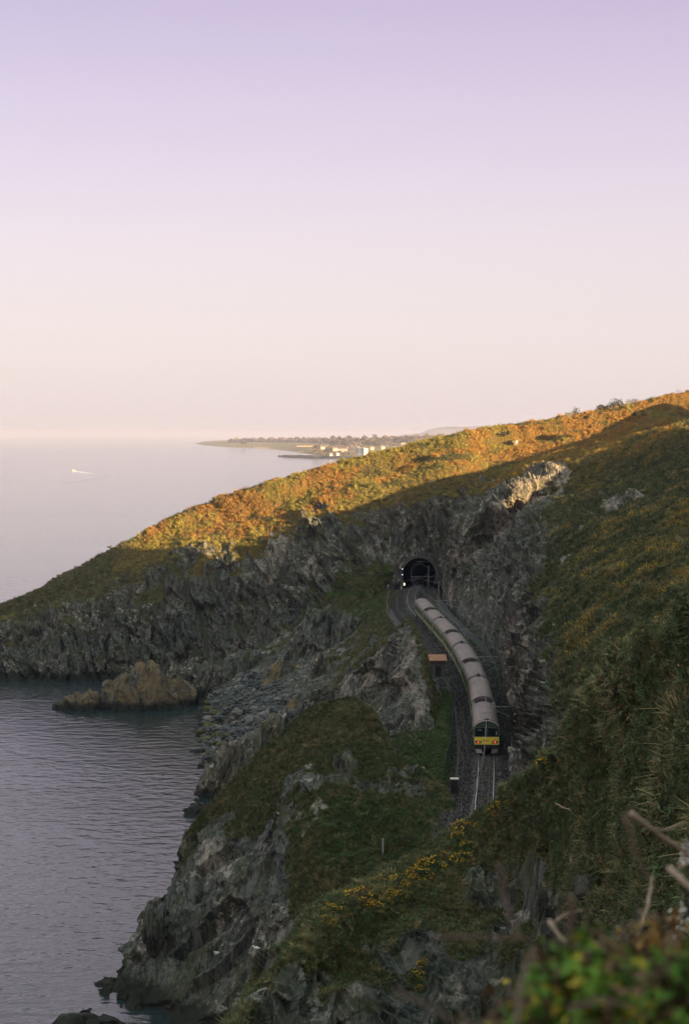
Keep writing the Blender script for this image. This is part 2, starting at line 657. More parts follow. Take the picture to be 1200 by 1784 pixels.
def sheet(name, rows, b=(0.92, 0.2, -0.33), rock=1.0, lump=0.35, px=1.45, cut=None, mat='terrain', fixrow=None, turf_noise=1.0, k=0.42, who=None, fs=1.0):
    C = ctrl(rows)
    tr, tc = spans(C, 0, px), spans(C, 1, px)
    G = spline(C, tr, k)
    G = np.swapaxes(spline(np.swapaxes(G, 0, 1), tc, k), 0, 1)
    nr, nc = G.shape[:2]
    P = G[..., :3]
    du = np.gradient(P, axis=1)
    dv = np.gradient(P, axis=0)
    Nn = np.cross(dv, du)
    Nn /= np.maximum(np.linalg.norm(Nn, axis=2), 1e-9)[..., None]
    flip = True
    view = np.array((0, 0, CAMZ)) - P
    view /= np.linalg.norm(view, axis=2)[..., None]
    if np.median((Nn * (view + np.array((0, 0, 0.7)))).sum(2)) < 0:
        Nn = -Nn
        flip = False
    P = P.reshape(-1, 3)
    Nn = Nn.reshape(-1, 3)
    g = G[..., 3].ravel()
    dry = G[..., 4].ravel()
    ge = g + turf_noise * (0.32 * perlin(P / 7.0, 3) + 0.24 * perlin(P / 2.3, 4))
    ge = sstep(ge, 0.32, 0.62)
    disp = 0
    if rock:
        disp = disp + rock_disp(P, b, rock, fs) * (1 - 0.86 * ge)
    if lump:
        disp = disp + ge * lump * (0.9 * perlin(P / 4.2, 5) + 0.5 * perlin(P / 1.5, 6) + 0.25 * perlin(P / 0.6, 7))
    if fixrow is not None:
        disp = disp * fixrow(P)
    Q = P + Nn * np.asarray(disp)[..., None]
    de = np.clip(dry + 0.3 * perlin(P / 9.0, 8) + 0.16 * perlin(P / 2.5, 9), 0, 1)
    Fc = grid_faces(nr, nc)
    if flip:
        Fc = Fc[:, ::-1]
    if cut is not None:
        Fc = Fc[~cut(Q[Fc].mean(1))]
    pale = np.zeros_like(ge)
    for q, rr in PALE.get(name, ()):
        q = np.array(at(*q))
        dv_ = P - q
        dd_ = np.sqrt((dv_ * np.array((1.25, .35, .7)) ** 2 * dv_).sum(1))
        pale = np.maximum(pale, 1 - sstep(dd_ / rr + .8 * perlin(P * np.array((1.6, 1, .6)) / 2.4, 77) + .4 * perlin(P / .9, 78), .5, .95))
    ge = ge * (1 - .8 * pale)
    mask = np.stack([ge, de, pale], 1)
    o = mesh_np(name, Q, Fc, M[mat], rock == 0, {'mask': mask})
    if who:
        tag(o, *who)
    else:
        tag(o, kind='structure')
    SHEETS[name] = SHEETS.get(name, []) + [(Q, Fc, ge, de)]
    return o


def xy(u, a):
    return 0.927 * u - 0.375 * a, 0.375 * u + 0.927 * a


# --- headland behind the tunnel: back, crest, grassy top, cliff edge, cliff, foot
HL = [  # crest, mid, edge, cliff, foot   (px, py, d, turf, dry)
    [(-170, 1180, 505, 0.3, 0.36), (-170, 1184, 490, 0.3, 0.36), (-170, 1188, 475, 0.1, 0.36), (-170, 1195, 471, 0.2, 0.36), (-170, 1206, 466, 0, 0.36)],
    [(-80, 1115, 510, 0.5, 0.36), (-80, 1125, 495, 0.5, 0.36), (-80, 1137, 480, 0.2, 0.36), (-80, 1165, 473, 0.2, 0.36), (-80, 1192, 467, 0, 0.36)],
    [(0, 1066, 514, 0.6, 0.36), (0, 1080, 499, 0.6, 0.36), (0, 1100, 484, 0.3, 0.36), (0, 1140, 474, 0.2, 0.36), (0, 1189, 466, 0, 0.36)],
    [(60, 1040, 516, 0.7, 0.36), (70, 1058, 501, 0.6, 0.36), (80, 1080, 486, 0.35, 0.36), (90, 1130, 475, 0.2, 0.36), (100, 1194, 465, 0, 0.36)],
    [(150, 989, 516, 0.8, 0.36), (165, 1015, 501, 0.7, 0.36), (180, 1052, 486, 0.4, 0.36), (190, 1112, 475, 0.2, 0.36), (195, 1195, 465, 0.12, 0.36)],
    [(230, 947, 519, 0.9, 0.36), (245, 972, 504, 0.9, 0.8), (255, 1012, 489, 0.48, 0.4), (265, 1090, 476, 0.2, 0.4), (280, 1182, 466, 0.12, 0.4)],
    [(300, 909, 520, 1, 1), (310, 936, 505, 1, 0.95), (325, 970, 490, 0.48, 0.7), (340, 1060, 477, 0.2, 0.4), (345, 1172, 466, 0.12, 0.4)],
    [(370, 879, 520, 1, 1), (385, 914, 505, 1, 0.95), (400, 960, 490, 0.48, 0.8), (405, 1050, 476, 0.2, 0.4), (410, 1145, 464, 0.12, 0.4)],
    [(450, 852, 516, 1, 0.95), (465, 896, 501, 1, 0.95), (480, 945, 486, 0.48, 0.8), (490, 1020, 474, 0.2, 0.4), (490, 1105, 462, 0.3, 0.4)],
    [(540, 827, 519, 1, 0.85), (545, 856, 504, 1, 0.9), (550, 890, 489, 0.48, 0.8), (555, 975, 474, 0.2, 0.4), (560, 1062, 461, 0.6, 0.2)],
    [(620, 807, 519, 1, 0.75), (620, 836, 504, 1, 0.8), (620, 866, 489, 0.8, 0.8), (625, 950, 476, 0.2, 0.4), (630, 1037, 464, 0.7, 0.15)],
    [(700, 787, 520, 1, 0.7), (700, 816, 505, 1, 0.72), (700, 845, 490, 0.8, 0.8), (695, 930, 477, 0.2, 0.4), (690, 1024, 468, 0.4, 0.2)],
    [(760, 772, 520, 1, 0.7), (755, 796, 505, 1, 0.75), (750, 824, 490, 0.8, 0.8), (740, 925, 478, 0.2, 0.4), (729, 1024, 469, 0.12, 0.4)],
    [(810, 762, 520, 1, 0.75), (810, 786, 505, 1, 0.8), (805, 812, 490, 0.8, 0.8), (790, 900, 478, 0.2, 0.4), (770, 1028, 466, 0.12, 0.4)],
    [(870, 752, 528, 1, 0.85), (865, 781, 512, 1, 0.9), (855, 826, 494, 0.7, 0.9), (835, 900, 468, 0.2, 0.4), (805, 1040, 448, 0.12, 0.4)],
    [(950, 740, 532, 1, 1), (950, 768, 516, 1, 1), (935, 806, 498, 0.8, 1), (905, 880, 472, 0.2, 0.4), (850, 1045, 452, 0.12, 0.4)],
    [(1060, 723, 535, 1, 1), (1060, 746, 519, 1, 1), (1060, 782, 501, 1, 0.9), (1010, 880, 475, 0.5, 0.4), (940, 1045, 455, 0.2, 0.4)],
    [(1200, 694, 540, 1, 0.95), (1200, 711, 524, 1, 0.9), (1200, 745, 506, 1, 0.7), (1160, 860, 480, 0.5, 0.4), (1100, 1045, 460, 0.2, 0.4)],
    [(1380, 680, 546, 1, 0.9), (1380, 696, 530, 1, 0.9), (1380, 730, 512, 1, 0.6), (1350, 860, 486, 0.5, 0.4), (1300, 1045, 466, 0.2, 0.4)],
]
rows = [[], [], [], [], [], [], []]
for c in HL:
    x, y, z = at(*c[0][:3])
    rows[0].append(Wp((x, y + 60, z - 34, .8, .8)))
    for i in range(5):
        rows[i + 1].append(c[i])
    x, y, z = at(*c[4][:3])
    rows[6].append(Wp((x, y - 5, z - 5, 0, .3)))
TUN_Y, TUN_X, TUN_R = 468.0, 17.55, 3.9


def tunnel_cut(P):
    x, z = P[:, 0] - TUN_X, P[:, 2] - RAIL
    return (np.abs(P[:, 1] - 469) < 13) & (np.abs(x) < 4.1) & ((z < 2.6) | (x * x + (z - 2.6) ** 2 < 4.1 ** 2)) & (z > -7)


sheet('headland', rows, b=(0.95, 0.25, 0.16), rock=1.15, lump=0.65, cut=tunnel_cut)

# --- cutting wall and hillside right of the line: base, wall, wall top, slope, frame edge, beyond
ST = [
    [(764, 1028), (775, 975, 462, 0.12, 0.4), (800, 905, 460, 0.22, 0.4), (845, 850, 462, 0.5, 0.9), (930, 800, 462, 1, 1), (1060, 772, 452, 1, 0.95), (1130, 755, 446, 1, 0.9), (1200, 738, 438, 1, 0.85), (1380, 708, 428, 1)],
    [(772, 1042), (785, 985, 430, 0.12, 0.4), (815, 925, 422, 0, 0.4), (870, 874, 414, 0.1, 0.8), (925, 838, 420, 0, 0.9), (988, 808, 428, 0.6, 0.9), (1100, 772, 424, 1, 0.8), (1200, 745, 414, 1, 0.6), (1380, 722, 390, 1)],
    [(790, 1060), (815, 1000, 412, 0.12, 0.4), (850, 950, 412, 0, 0.4), (885, 914, 412, 0, 0.4), (925, 884, 415, 0), (1000, 864, 408, 0.8, 0.4), (1100, 850, 396, 0.9), (1200, 830, 386, 1), (1380, 815, 380, 1)],
    [(812, 1085), (845, 1030, 375, 0.12, 0.4), (882, 970, 366, 0.22, 0.4), (925, 920, 355, 0.3, 0.4), (965, 895, 350, 0.8), (1020, 868, 346, 0.9), (1100, 838, 343, 1), (1200, 797, 338, 1), (1380, 740, 325, 1)],
    [(840, 1125), (872, 1065, 325, 0.12, 0.4), (900, 1010, 320, 0.22, 0.4), (940, 950, 312, 0.3, 0.4), (1000, 908, 308, 0.8, 0.3), (1070, 882, 303, 0.2), (1135, 862, 299.5, 0.55, 0.4), (1200, 842, 296, 0.9), (1380, 790, 288, 1)],
    [(862, 1180), (888, 1110, 279, 0.12, 0.4), (914, 1060, 274, 0.22, 0.4), (950, 1005, 268, 0.45, 0.4), (1010, 958, 262, 1, 0.55), (1090, 922, 257, 1, 0.5), (1145, 903, 254.5, 1.0, 0.55), (1200, 884, 252, 1, 0.6), (1380, 835, 245, 1)],
    [(878, 1250), (897, 1180, 240, 0.12, 0.4), (920, 1120, 236, 0.22, 0.4), (955, 1060, 230, 0.45, 0.4), (1020, 1008, 224, 1, 0.5), (1100, 972, 219, 1, 0.6), (1150, 955, 216.0, 1.0, 0.6), (1200, 938, 213, 1, 0.6), (1380, 885, 206, 1)],
    [(888, 1335), (902, 1265, 210, 0.12, 0.4), (925, 1200, 205, 0.22, 0.4), (962, 1140, 198, 0.5, 0.4), (1030, 1078, 191, 1, 0.6), (1110, 1032, 185, 1, 0.5), (1155, 1013, 181.5, 1.0, 0.55), (1200, 994, 178, 1, 0.6), (1380, 935, 170, 1)],
    [(884, 1400), (898, 1345, 186, 0.12, 0.4), (925, 1290, 181, 0.22, 0.4), (965, 1225, 172, 0.4, 0.4), (1035, 1152, 163, 1, 0.45), (1120, 1102, 155, 1, 0.5), (1160, 1082, 151.0, 1.0, 0.5), (1200, 1062, 147, 1, 0.5), (1380, 995, 138, 1)],
    [(868, 1480), (893, 1422, 163, 0.12, 0.4), (930, 1362, 157, 0.22, 0.4), (985, 1292, 147, 0.5, 0.4), (1050, 1222, 137, 0.9, 0.4), (1130, 1172, 127, 1), (1165, 1152, 122.5, 1.0, 0.4), (1200, 1132, 118, 1), (1380, 1055, 108, 1)],
    [(850, 1600), (890, 1560, 140, 0.12, 0.4), (935, 1480, 134, 0.22, 0.4), (995, 1390, 124, 0.6, 0.4), (1060, 1320, 114, 0.9, 0.4), (1140, 1262, 104, 1), (1170, 1242, 100.0, 1.0, 0.4), (1200, 1222, 96, 1), (1380, 1140, 86, 1)],
]
rows = []
for s in ST:
    px, py = s[0]
    bx, by, bz = at_z(px, py, RAIL - 0.4)
    rows.append([Wp((bx + .2, by, bz - 4, 0, .3)), Wp((bx + 1.0, by, bz, .05, .3))] + s[1:])
sheet('cutting_wall', rows, b=(0.5, 0.75, 0.5), rock=1.0, lump=0.55,
      fixrow=lambda P: 0.2 + 0.8 * sstep(P[:, 2], RAIL + 2, RAIL + 10))

# --- the big hill beyond the right edge, whose ridge keeps the evening sun off the cutting
RG = [(405, 300, 128.5), (381, 280, 120), (351, 255, 113.5), (339, 235, 111), (326, 215, 108.5), (314, 200, 105), (308, 190, 102.5), (302, 184, 98.5), (298, 180, 97.5), (295, 177, 94), (292, 174, 92.5),
      (289, 171, 97), (285, 167, 104.5), (278, 160, 105.5), (269, 150, 102), (254, 135, 96), (240, 120, 92), (220, 100, 90), (190, 75, 85), (150, 45, 74),
      (120, 20, 69), (80, -10, 67), (40, -40, 70), (0, -70, 72), (-40, -100, 58)]
INN = [at(*s[-1][:3]) for s in ST] + [(17, 70, 51), (12, 48, 54), (8.5, 32, 55.2), (5.5, 15, 55.6), (8, -2, 58), (0, -15, 57), (-30, -40, 50)]
_iu = np.array([.766 * p[0] + .643 * p[1] for p in INN])
_o = np.argsort(_iu)
_ia = np.array(INN)[_o]
rows = []
for u, a, v in RG:
    rx, ry = .766 * u - .643 * a, .643 * u + .766 * a
    rz = v - 0.18 * a
    ix, iy, iz = [float(np.interp(u, _iu[_o], _ia[:, k])) for k in range(3)]
    rows.append([Wp((ix - .3, iy, iz - 1.2, 1, .4)), Wp(((ix + rx) / 2, (iy + ry) / 2, (iz + rz) / 2 - 1.5, 1, .4)), Wp((rx, ry, rz, 1, .6)),
                 Wp((rx + 50, ry - 60, rz - 35, 1, .5)), Wp((rx + 150, ry - 180, -4, 1, .5))])
sheet('hillside', rows, rock=0, lump=0.3, px=3.5, k=0.25)

# --- near spur in front of the cutting, then the gully up to the photographer's feet
NS = [
    [(330, 1880, 86, .5), (340, 1930, 84, .3), (350, 1990, 82, .2), (360, 2050, 80, .2)],
    [(402, 1784, 92, .7, .5), (425, 1840, 91, .4), (450, 1920, 88, .2), (470, 2000, 85, .2)],
    [(482, 1700, 98, .7, .5), (520, 1762, 96, .35), (560, 1880, 92, .2), (590, 2000, 88, .2)],
    [(541, 1602, 104, .9, .5), (595, 1680, 101, .55, .5), (650, 1790, 96, .2), (690, 1950, 90, .2)],
    [(600, 1562, 109, 1, .5), (665, 1640, 105, .52, .5), (735, 1770, 98, .2), (790, 1950, 90, .2)],
    [(700, 1512, 115, 1, .5), (780, 1590, 108, .55, .5), (855, 1730, 98, .25), (905, 1950, 87, .2)],
    [(800, 1434, 120, 1, .5), (885, 1535, 110, .5, .45), (955, 1680, 96, .35), (1010, 1900, 82, .3)],
    [(870, 1392, 114, 1, .4), (945, 1485, 103, .6), (1000, 1640, 85, .4), (1040, 1870, 66, .3)],
    [(965, 1302, 96, 1, .45), (1020, 1400, 87, .85), (1060, 1560, 71, .5), (1090, 1840, 52, .4)],
    [(1060, 1195, 74, 1, .5), (1100, 1300, 68, .95), (1130, 1480, 55, .7), (1160, 1780, 40, .6)],
    [(1205, 1075, 50, 1, .5), (1215, 1200, 46, 1), (1225, 1400, 38, .9), (1240, 1700, 27, .8)],
    [(1400, 960, 34, 1, .5), (1420, 1050, 30, 1), (1450, 1250, 26, .9), (1480, 1500, 20, .8)],
]
GX50 = [-42, -36, -30, -24, -18, -12, -6, -1, 5, 10, 13, 17]
GZ50 = [8, 12, 16, 20, 24, 28, 31, 34, 39.5, 44, 49, 51]
GX15 = [-16, -14, -12, -10, -8, -6, -4, -2, 0, 2.5, 6, 10]
GZ15 = [34, 36, 38, 40, 42.5, 44.5, 46.5, 48.5, 50, 51.8, 53.8, 55.6]
GX2 = [-9, -8, -7, -6, -5, -4, -3, -1.5, 0, 1.5, 3.5, 7]
GZ2 = [50.5, 51.2, 52, 52.7, 53.4, 54.1, 54.8, 55.6, 56.25, 56.6, 57.1, 58]
rows = [[], [], [], [], [], [], [], [], []]
for i, c in enumerate(NS):
    x, y, z = at(*c[0][:3])
    rows[0].append(Wp((x + (-5, -5, -5, -5, -5, -4, -3, 0, 4, 5, 6, 8)[i], y + 9, z - 9, .5, .4)))
    for j in range(4):
        rows[j + 1].append(c[j])
    if i < 7:
        rows[5].append(Wp((GX50[i], 50, GZ50[i], .7, .4)))
    else:
        x3, y3, z3 = at(*c[3][:3])
        rows[5].append(Wp((x3 * .8, y3 * .72, min(z3, 58 - .298 * y3 * .72) - 1.6, .8, .4)))
    rows[6].append(Wp((GX15[i], 15 if i < 9 else 11, GZ15[i], 1, .4)))
    rows[7].append(Wp((GX2[i], 1.5, GZ2[i], 1, .4)))
    rows[8].append(Wp((GX2[i] * 1.3, -18, GZ2[i] + 1.0, 1, .4)))
sheet('near_slope', rows, b=(0.9, 0.3, -0.3), rock=0.66, lump=0.7,
      fixrow=lambda P: np.clip((P[:, 1] - 4) / 60, 0.08, 1))

# --- grassy knoll between the line and the sea
KN = [  # silhouette, then towards the viewer
    [(95, 1830, 186, 0), (90, 1860, 184, 0), (80, 1900, 182, 0), (80, 1950, 180, 0)],
    [(196, 1722, 205, 0), (190, 1775, 199, 0), (175, 1850, 192, 0), (170, 1910, 188, 0)],
    [(255, 1606, 211, 0), (255, 1690, 204, 0), (255, 1790, 196, 0), (255, 1880, 189, 0)],
    [(292, 1548, 214, .1), (325, 1650, 203, 0), (335, 1770, 192, 0), (340, 1880, 184, 0)],
    [(336, 1452, 217, .5, .2), (390, 1565, 204, .1), (410, 1690, 192, 0), (425, 1860, 180, 0)],
    [(420, 1362, 217, .9, .3), (465, 1480, 202, .32, .3), (490, 1620, 188, .1), (510, 1850, 172, 0)],
    [(520, 1270, 216, 1, .4), (535, 1410, 198, .42, .35), (560, 1550, 184, .9, .02), (590, 1850, 164, .1)],
    [(600, 1231, 215, 1, .4), (615, 1370, 199, .5, .35), (635, 1510, 186, 1, .02), (670, 1850, 162, .2)],
    [(648, 1244, 214, 1, .35), (690, 1355, 200, .42, .35), (710, 1470, 187, .9, .15), (760, 1800, 162, .4)],
    [(668, 1312, 213, .45, .3), (736, 1384, 197, .4, .2), (765, 1470, 183, .9, .15), (810, 1750, 160, .5)],
    [(728, 1338, 208, 1, .15), (786, 1396, 192, .8, .2), (812, 1480, 177, .9, .2), (845, 1700, 158, .6)],
]
rows = [[], [], [], [], [], []]
for i, c in enumerate(KN):
    x, y, z = at(*c[0][:3])
    rows[0].append(Wp((x - 2, y + 26, max(z - 24, -6) if i < 8 else RAIL - 1.2, .3, .2)))
    rows[1].append(Wp((x, y + 4, z - 1.0) + tuple(c[0][3:])))
    for j in range(4):
        rows[j + 2].append(c[j])
sheet('knoll', rows, b=(0.75, 0.3, -0.55), rock=0.9, lump=0.4, px=1.35)

# --- cove floor: from the line down to the water
CV = [
    [(690, 1030), (640, 1044, 455, .8, .1), (560, 1077, 450, .7, .2), (480, 1117, 452, .4), (400, 1152, 455, 0), (325, 1187, 460, 0)],
    [(694, 1048), (650, 1064, 425, .8, .1), (600, 1100, 428, .5), (530, 1135, 428, .2), (450, 1168, 430, 0), (330, 1222, 434, 0)],
    [(712, 1085), (682, 1105, 372, .6, .6), (610, 1150, 385, .5, .6), (520, 1178, 395, .1), (440, 1208, 404, 0), (345, 1262, 396, 0)],
    [(735, 1140), (705, 1160, 315, .6), (610, 1205, 340, .2), (525, 1228, 360, 0), (440, 1256, 375, 0), (352, 1305, 366, 0)],
    [(748, 1200), (715, 1235, 265, .8), (640, 1285, 285, .3), (505, 1275, 335, 0), (430, 1300, 345, 0), (350, 1345, 342, 0)],
    [(757, 1260), (715, 1288, 232, 1, .1), (650, 1305, 230, 1, .1), (560, 1330, 262, .3), (470, 1345, 300, 0), (385, 1390, 316, 0)],
    [(768, 1330), (730, 1335, 212, 1, .05), (660, 1360, 206, 1, .1), (560, 1400, 240, .2), (470, 1420, 280, 0), (385, 1460, 285, 0)],
]
rows = []
for c in CV:
    x, y, z = at_z(*c[0], RAIL - 0.9)
    e = at(*c[-1][:3])
    rows.append([Wp((x + 2.5, y, z - .6, .6, .2)), Wp((x, y, z, .8, .15))] + c[1:] + [Wp((e[0] - 9, e[1] - 4, -1.6, 0, .2)), Wp((e[0] - 25, e[1] - 6, -6, 0, .2))])
sheet('cove_slope', rows, b=(0.8, 0.35, -0.4), rock=0.55, lump=0.35,
      fixrow=lambda P: np.where(P[:, 2] > RAIL - 2.2, 0.3, 1.0))

# --- grassed bank beside the line
rows = [[Wp(at_z(768, 1204, RAIL - .5) + (1, .0)), Wp(at_z(776, 1203, RAIL + .9) + (1, .0)), Wp(at_z(784, 1206, RAIL + .5) + (1, .0)), Wp(at_z(786, 1207, RAIL - .8) + (1, .0))],
        [Wp(at_z(757, 1255, RAIL - .7) + (1, .1)), Wp(at_z(764, 1248, RAIL + .8) + (1, .0)), Wp(at_z(783, 1252, RAIL + .5) + (1, .0)), Wp(at_z(786, 1254, RAIL - .8) + (1, .0))],
        [Wp(at_z(742, 1312, RAIL - .8) + (1, .2)), Wp(at_z(752, 1300, RAIL + .2) + (1, .1)), Wp(at_z(782, 1303, RAIL + .2) + (1, .05)), Wp(at_z(785, 1306, RAIL - .8) + (1, .05))],
        [Wp(at_z(738, 1400, RAIL - 1.2) + (1, .2)), Wp(at_z(748, 1390, RAIL - .6) + (1, .1)), Wp(at_z(772, 1392, RAIL - .5) + (1, .1)), Wp(at_z(776, 1394, RAIL - 1) + (1, .1))]]
sheet('grass_bank', rows, rock=0, lump=0.25, turf_noise=0.2)

# --- track bed
TRK = [(140, 8.5), (160, 10.4), (182, 12.75), (190, 13.5), (218, 15.7), (239, 16.8), (258, 17.55), (278, 17.9), (298, 17.9), (324, 17.4), (340, 16.75),
       (362, 15.85), (383, 15.0), (410, 14.1), (440, 15.0), (468, 17.55), (500, 21.5), (540, 28)]
_T = np.array(TRK, float)
ty = np.linspace(140, 540, 1601)
_seg = np.interp(ty, _T[:, 0], np.arange(len(_T)))
_tp = spline(_T[:, ::-1], _seg, 0.5)           # (X, Y)
TRX, TRY = _tp[:, 0], _tp[:, 1]
for _ in range(30):
    TRX[1:-1] = TRX[1:-1] * 0.5 + (TRX[2:] + TRX[:-2]) * 0.25
TRS = np.concatenate([[0], np.cumsum(np.hypot(np.diff(TRX), np.diff(TRY)))])


def trk(s):
    """centre line point and unit tangent at distance s along the line"""
    x, y = np.interp(s, TRS, TRX), np.interp(s, TRS, TRY)
    x2, y2 = np.interp(s + .5, TRS, TRX), np.interp(s + .5, TRS, TRY)
    l = math.hypot(x2 - x, y2 - y)
    return x, y, (x2 - x) / l, (y2 - y) / l


def s_of_y(y):
    return float(np.interp(y, TRY, TRS))


m, t, b = newmat('ballast')
g_ = N(t, 'ShaderNodeNewGeometry')
n_ = noise(t, g_.outputs['Position'], 3.2, 6.0, 0.85)
n2_ = noise(t, g_.outputs['Position'], 0.5, 4.0, 0.6)
c_ = mixc(t, ramp(t, n_, [(0.40, 0.0), (0.64, 1.0)]), (0.006, 0.008, 0.009), (0.052, 0.054, 0.054))
c_ = mixc(t, ramp(t, n2_, [(0.45, 0.0), (0.65, 0.6)]), c_, (0.032, 0.028, 0.022))
t.links.new(c_, b.inputs['Base Color'])
b.inputs['Roughness'].default_value = 0.95
bp_ = N(t, 'ShaderNodeBump', inp={0: 0.8, 1: 0.08})
t.links.new(n_, bp_.inputs['Height'])
t.links.new(bp_.outputs[0], b.inputs['Normal'])
M['ballast'] = m
prof = [(-6.5, -1.6), (-5.6, -.75), (-3.4, -.62), (-2.2, -.42), (-1.55, -.16), (-.8, -.14), (0, -.15), (.8, -.14), (1.55, -.16), (2.2, -.42), (3.6, -.62), (6.2, -.6), (7.5, -.8)]
ss = np.arange(s_of_y(142), s_of_y(535), 0.5)
V = []
for s in ss:
    x, y, tx, tyy = trk(s)
    wide = 1.0 if y < 420 else max(0.62, 1 - (y - 420) / 110)
    lw = float(np.interp(y, [235, 275, 395, 425, 455, 462], [.60, .95, .95, .68, .68, 1.05]))
    for o_, z_ in prof:
        o_ = o_ * lw if o_ < -1.6 else o_
        V.append((x + tyy * o_ * wide, y - tx * o_ * wide, RAIL + z_))
V = np.array(V)
V[:, 2] += 0.05 * perlin(V / 0.9, 31) + 0.06 * perlin(V / 3.0, 32)
tag(mesh_np('track_bed', V, grid_faces(len(ss), len(prof)), M['ballast'], False), kind='structure')

# --- sea and seabed
sea = MB().add([(-120000, -1500, 0), (120000, -1500, 0), (120000, 150000, 0), (-120000, 150000, 0)], [(0, 1, 2, 3)]).build('sea', M['water'])
tag(sea, kind='structure')
# ------------------------------------------------------------------ crags and sea rocks
import bmesh


def crag(name, label, cat, crest, zb, w, mat='rock', turf=0.0, rock=0.5, b=(0.9, 0.25, -0.3), lean=0.0, dry=0.4, px=1.5, fs=1.5):
    """a fin of rock: crest line given by pixels and distance, base at height zb"""
    rows = [[], [], [], [], []]
    n = len(crest)
    for i, c in enumerate(crest):
        x, y, z = at(*c[:3])
        zz = zb[0] + (zb[1] - zb[0]) * i / (n - 1) if isinstance(zb, tuple) else zb
        h = max(z - zz, 0.3)
        ww = w * min(1.0, 0.45 + h / 7.0)
        tf = c[3] if len(c) > 3 else turf
        rows[0].append(Wp((x + lean, y + ww * 1.3, zz - 2.0, 0, dry)))
        rows[1].append(Wp((x, y + ww * .25, z - .05 * h, tf, dry)))
        rows[2].append(Wp((x, y - ww * .15, z - .04 * h, tf, dry)))
        rows[3].append(Wp((x - lean * .5, y - ww * .62, zz + .5 * h, 0, dry)))
        rows[4].append(Wp((x - lean, y - ww, zz - 2.0, 0, dry)))
    return sheet(name, rows, b=b, rock=rock * 1.7, lump=0.25, mat=mat, px=px, fs=fs, turf_noise=0.6, who=(label, cat), k=0.36)


# the great slanted crag beside the line
PN = [  # crest, mid face, foot
    [(758, 1262, 243, .8), (752, 1268, 242, .6), (748, 1274, 241, .6)],
    [(748, 1190, 250, .9), (750, 1228, 247, .5), (746, 1280, 240, .5)],
    [(736, 1120, 262, .9), (738, 1200, 250, .35), (728, 1284, 238, .3)],
    [(714, 1080, 276, .5), (712, 1180, 258, 0), (702, 1290, 237, .3)],
    [(692, 1098, 281, .5), (682, 1190, 266, 0), (670, 1292, 240, .3)],
    [(652, 1128, 291, .7, .5), (645, 1200, 277, 0), (640, 1290, 250, 0)],
    [(612, 1163, 301, .7, .6), (608, 1215, 288, 0), (602, 1280, 266, 0)],
    [(580, 1192, 311, .6, .6), (575, 1228, 300, 0), (566, 1275, 284, 0)],
    [(550, 1214, 320, .4), (545, 1240, 312, 0), (538, 1275, 300, 0)],
    [(520, 1240, 328, 0), (518, 1256, 322, 0), (512, 1280, 316, 0)],
]
rows = [[], [], [], []]
for i, c in enumerate(PN):
    x, y, z = at(*c[0][:3])
    rows[0].append(Wp((x + 1.5, y + (9 if i > 2 else 4), max(z - 12, 3) if i > 2 else RAIL - 1.5, .3, .4)))
    for j in range(3):
        rows[j + 1].append(c[j])
sheet('rock_crag', rows, b=(0.93, 0.3, 0.2), rock=0.62, lump=0.25, px=1.3, turf_noise=0.8, fs=0.8,
      who=('steep slanting crag of grey slabs rising between the cove and the train', 'crag'), k=0.36)

crag('sea_rock', 'rock spur at the foot of the headland with gold sunlight put into its colour', 'rock',
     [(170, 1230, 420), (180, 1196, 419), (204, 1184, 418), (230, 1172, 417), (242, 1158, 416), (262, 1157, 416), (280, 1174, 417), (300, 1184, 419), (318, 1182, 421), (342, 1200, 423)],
     -0.5, 3.4, 'ochre_sun_rock', rock=0.40, b=(0.95, 0.2, 0.2), lean=0.4)
crag('sea_rock', 'low jagged islet off the tip of the gold tinted spur', 'rock',
     [(93, 1231, 417), (112, 1221, 416), (130, 1208, 416), (147, 1211, 415), (155, 1200, 415), (166, 1207, 415), (173, 1230, 416)], -0.6, 2.6, 'ochre_sun_rock', rock=0.36, b=(0.9, 0.2, 0.35))
crag('rock_ridge', 'long level ridge of rock between the gold tinted spur and the boulder beach', 'rock',
     [(288, 1200, 432), (300, 1166, 434), (318, 1162, 436), (345, 1158, 437), (370, 1152, 438), (385, 1150, 438), (412, 1141, 440), (440, 1136, 440), (470, 1136, 440), (505, 1134, 440)],
     (-1, 5), 6.0, 'terrain', rock=0.5, turf=.15)
crag('crag', 'rounded knob of cracked rock above the far end of the beach', 'rock',
     [(500, 1128, 428), (515, 1108, 427), (530, 1082, 425), (548, 1068, 424), (570, 1062, 424), (598, 1066, 424), (622, 1082, 424), (648, 1098, 425)], (9, 14), 8.0, 'terrain', rock=0.6, turf=.3, dry=.3)
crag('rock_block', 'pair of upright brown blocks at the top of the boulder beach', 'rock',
     [(454, 1200, 404), (462, 1168, 404), (474, 1166, 404), (484, 1150, 405), (496, 1150, 406), (515, 1158, 408), (535, 1165, 410)], (4.5, 9), 3.6, 'ochre_sun_rock', rock=0.4)
crag('rock_slab', 'pale pink tilted slab standing on edge above the beach', 'rock',
     [(531, 1190, 380), (540, 1172, 381), (549, 1156, 382), (556, 1142, 383), (563, 1143, 384), (567, 1168, 385)], (7, 9), 1.6, 'guano_rock', rock=0.25, b=(0.8, 0.1, -0.6))
crag('rock_shelf', 'dark undercut ledge of rock to the right of the pink tilted slab', 'rock',
     [(560, 1152, 390), (580, 1146, 392), (605, 1140, 392), (630, 1130, 392), (650, 1118, 392)], (9, 13), 4.0, 'terrain', turf=.75, dry=.6, rock=0.5)
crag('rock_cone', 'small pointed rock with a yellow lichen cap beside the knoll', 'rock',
     [(496, 1250, 356), (503, 1230, 356), (511, 1219, 356), (519, 1228, 357), (526, 1252, 357)], 6.5, 2.0, 'ochre_sun_rock', rock=0.25)
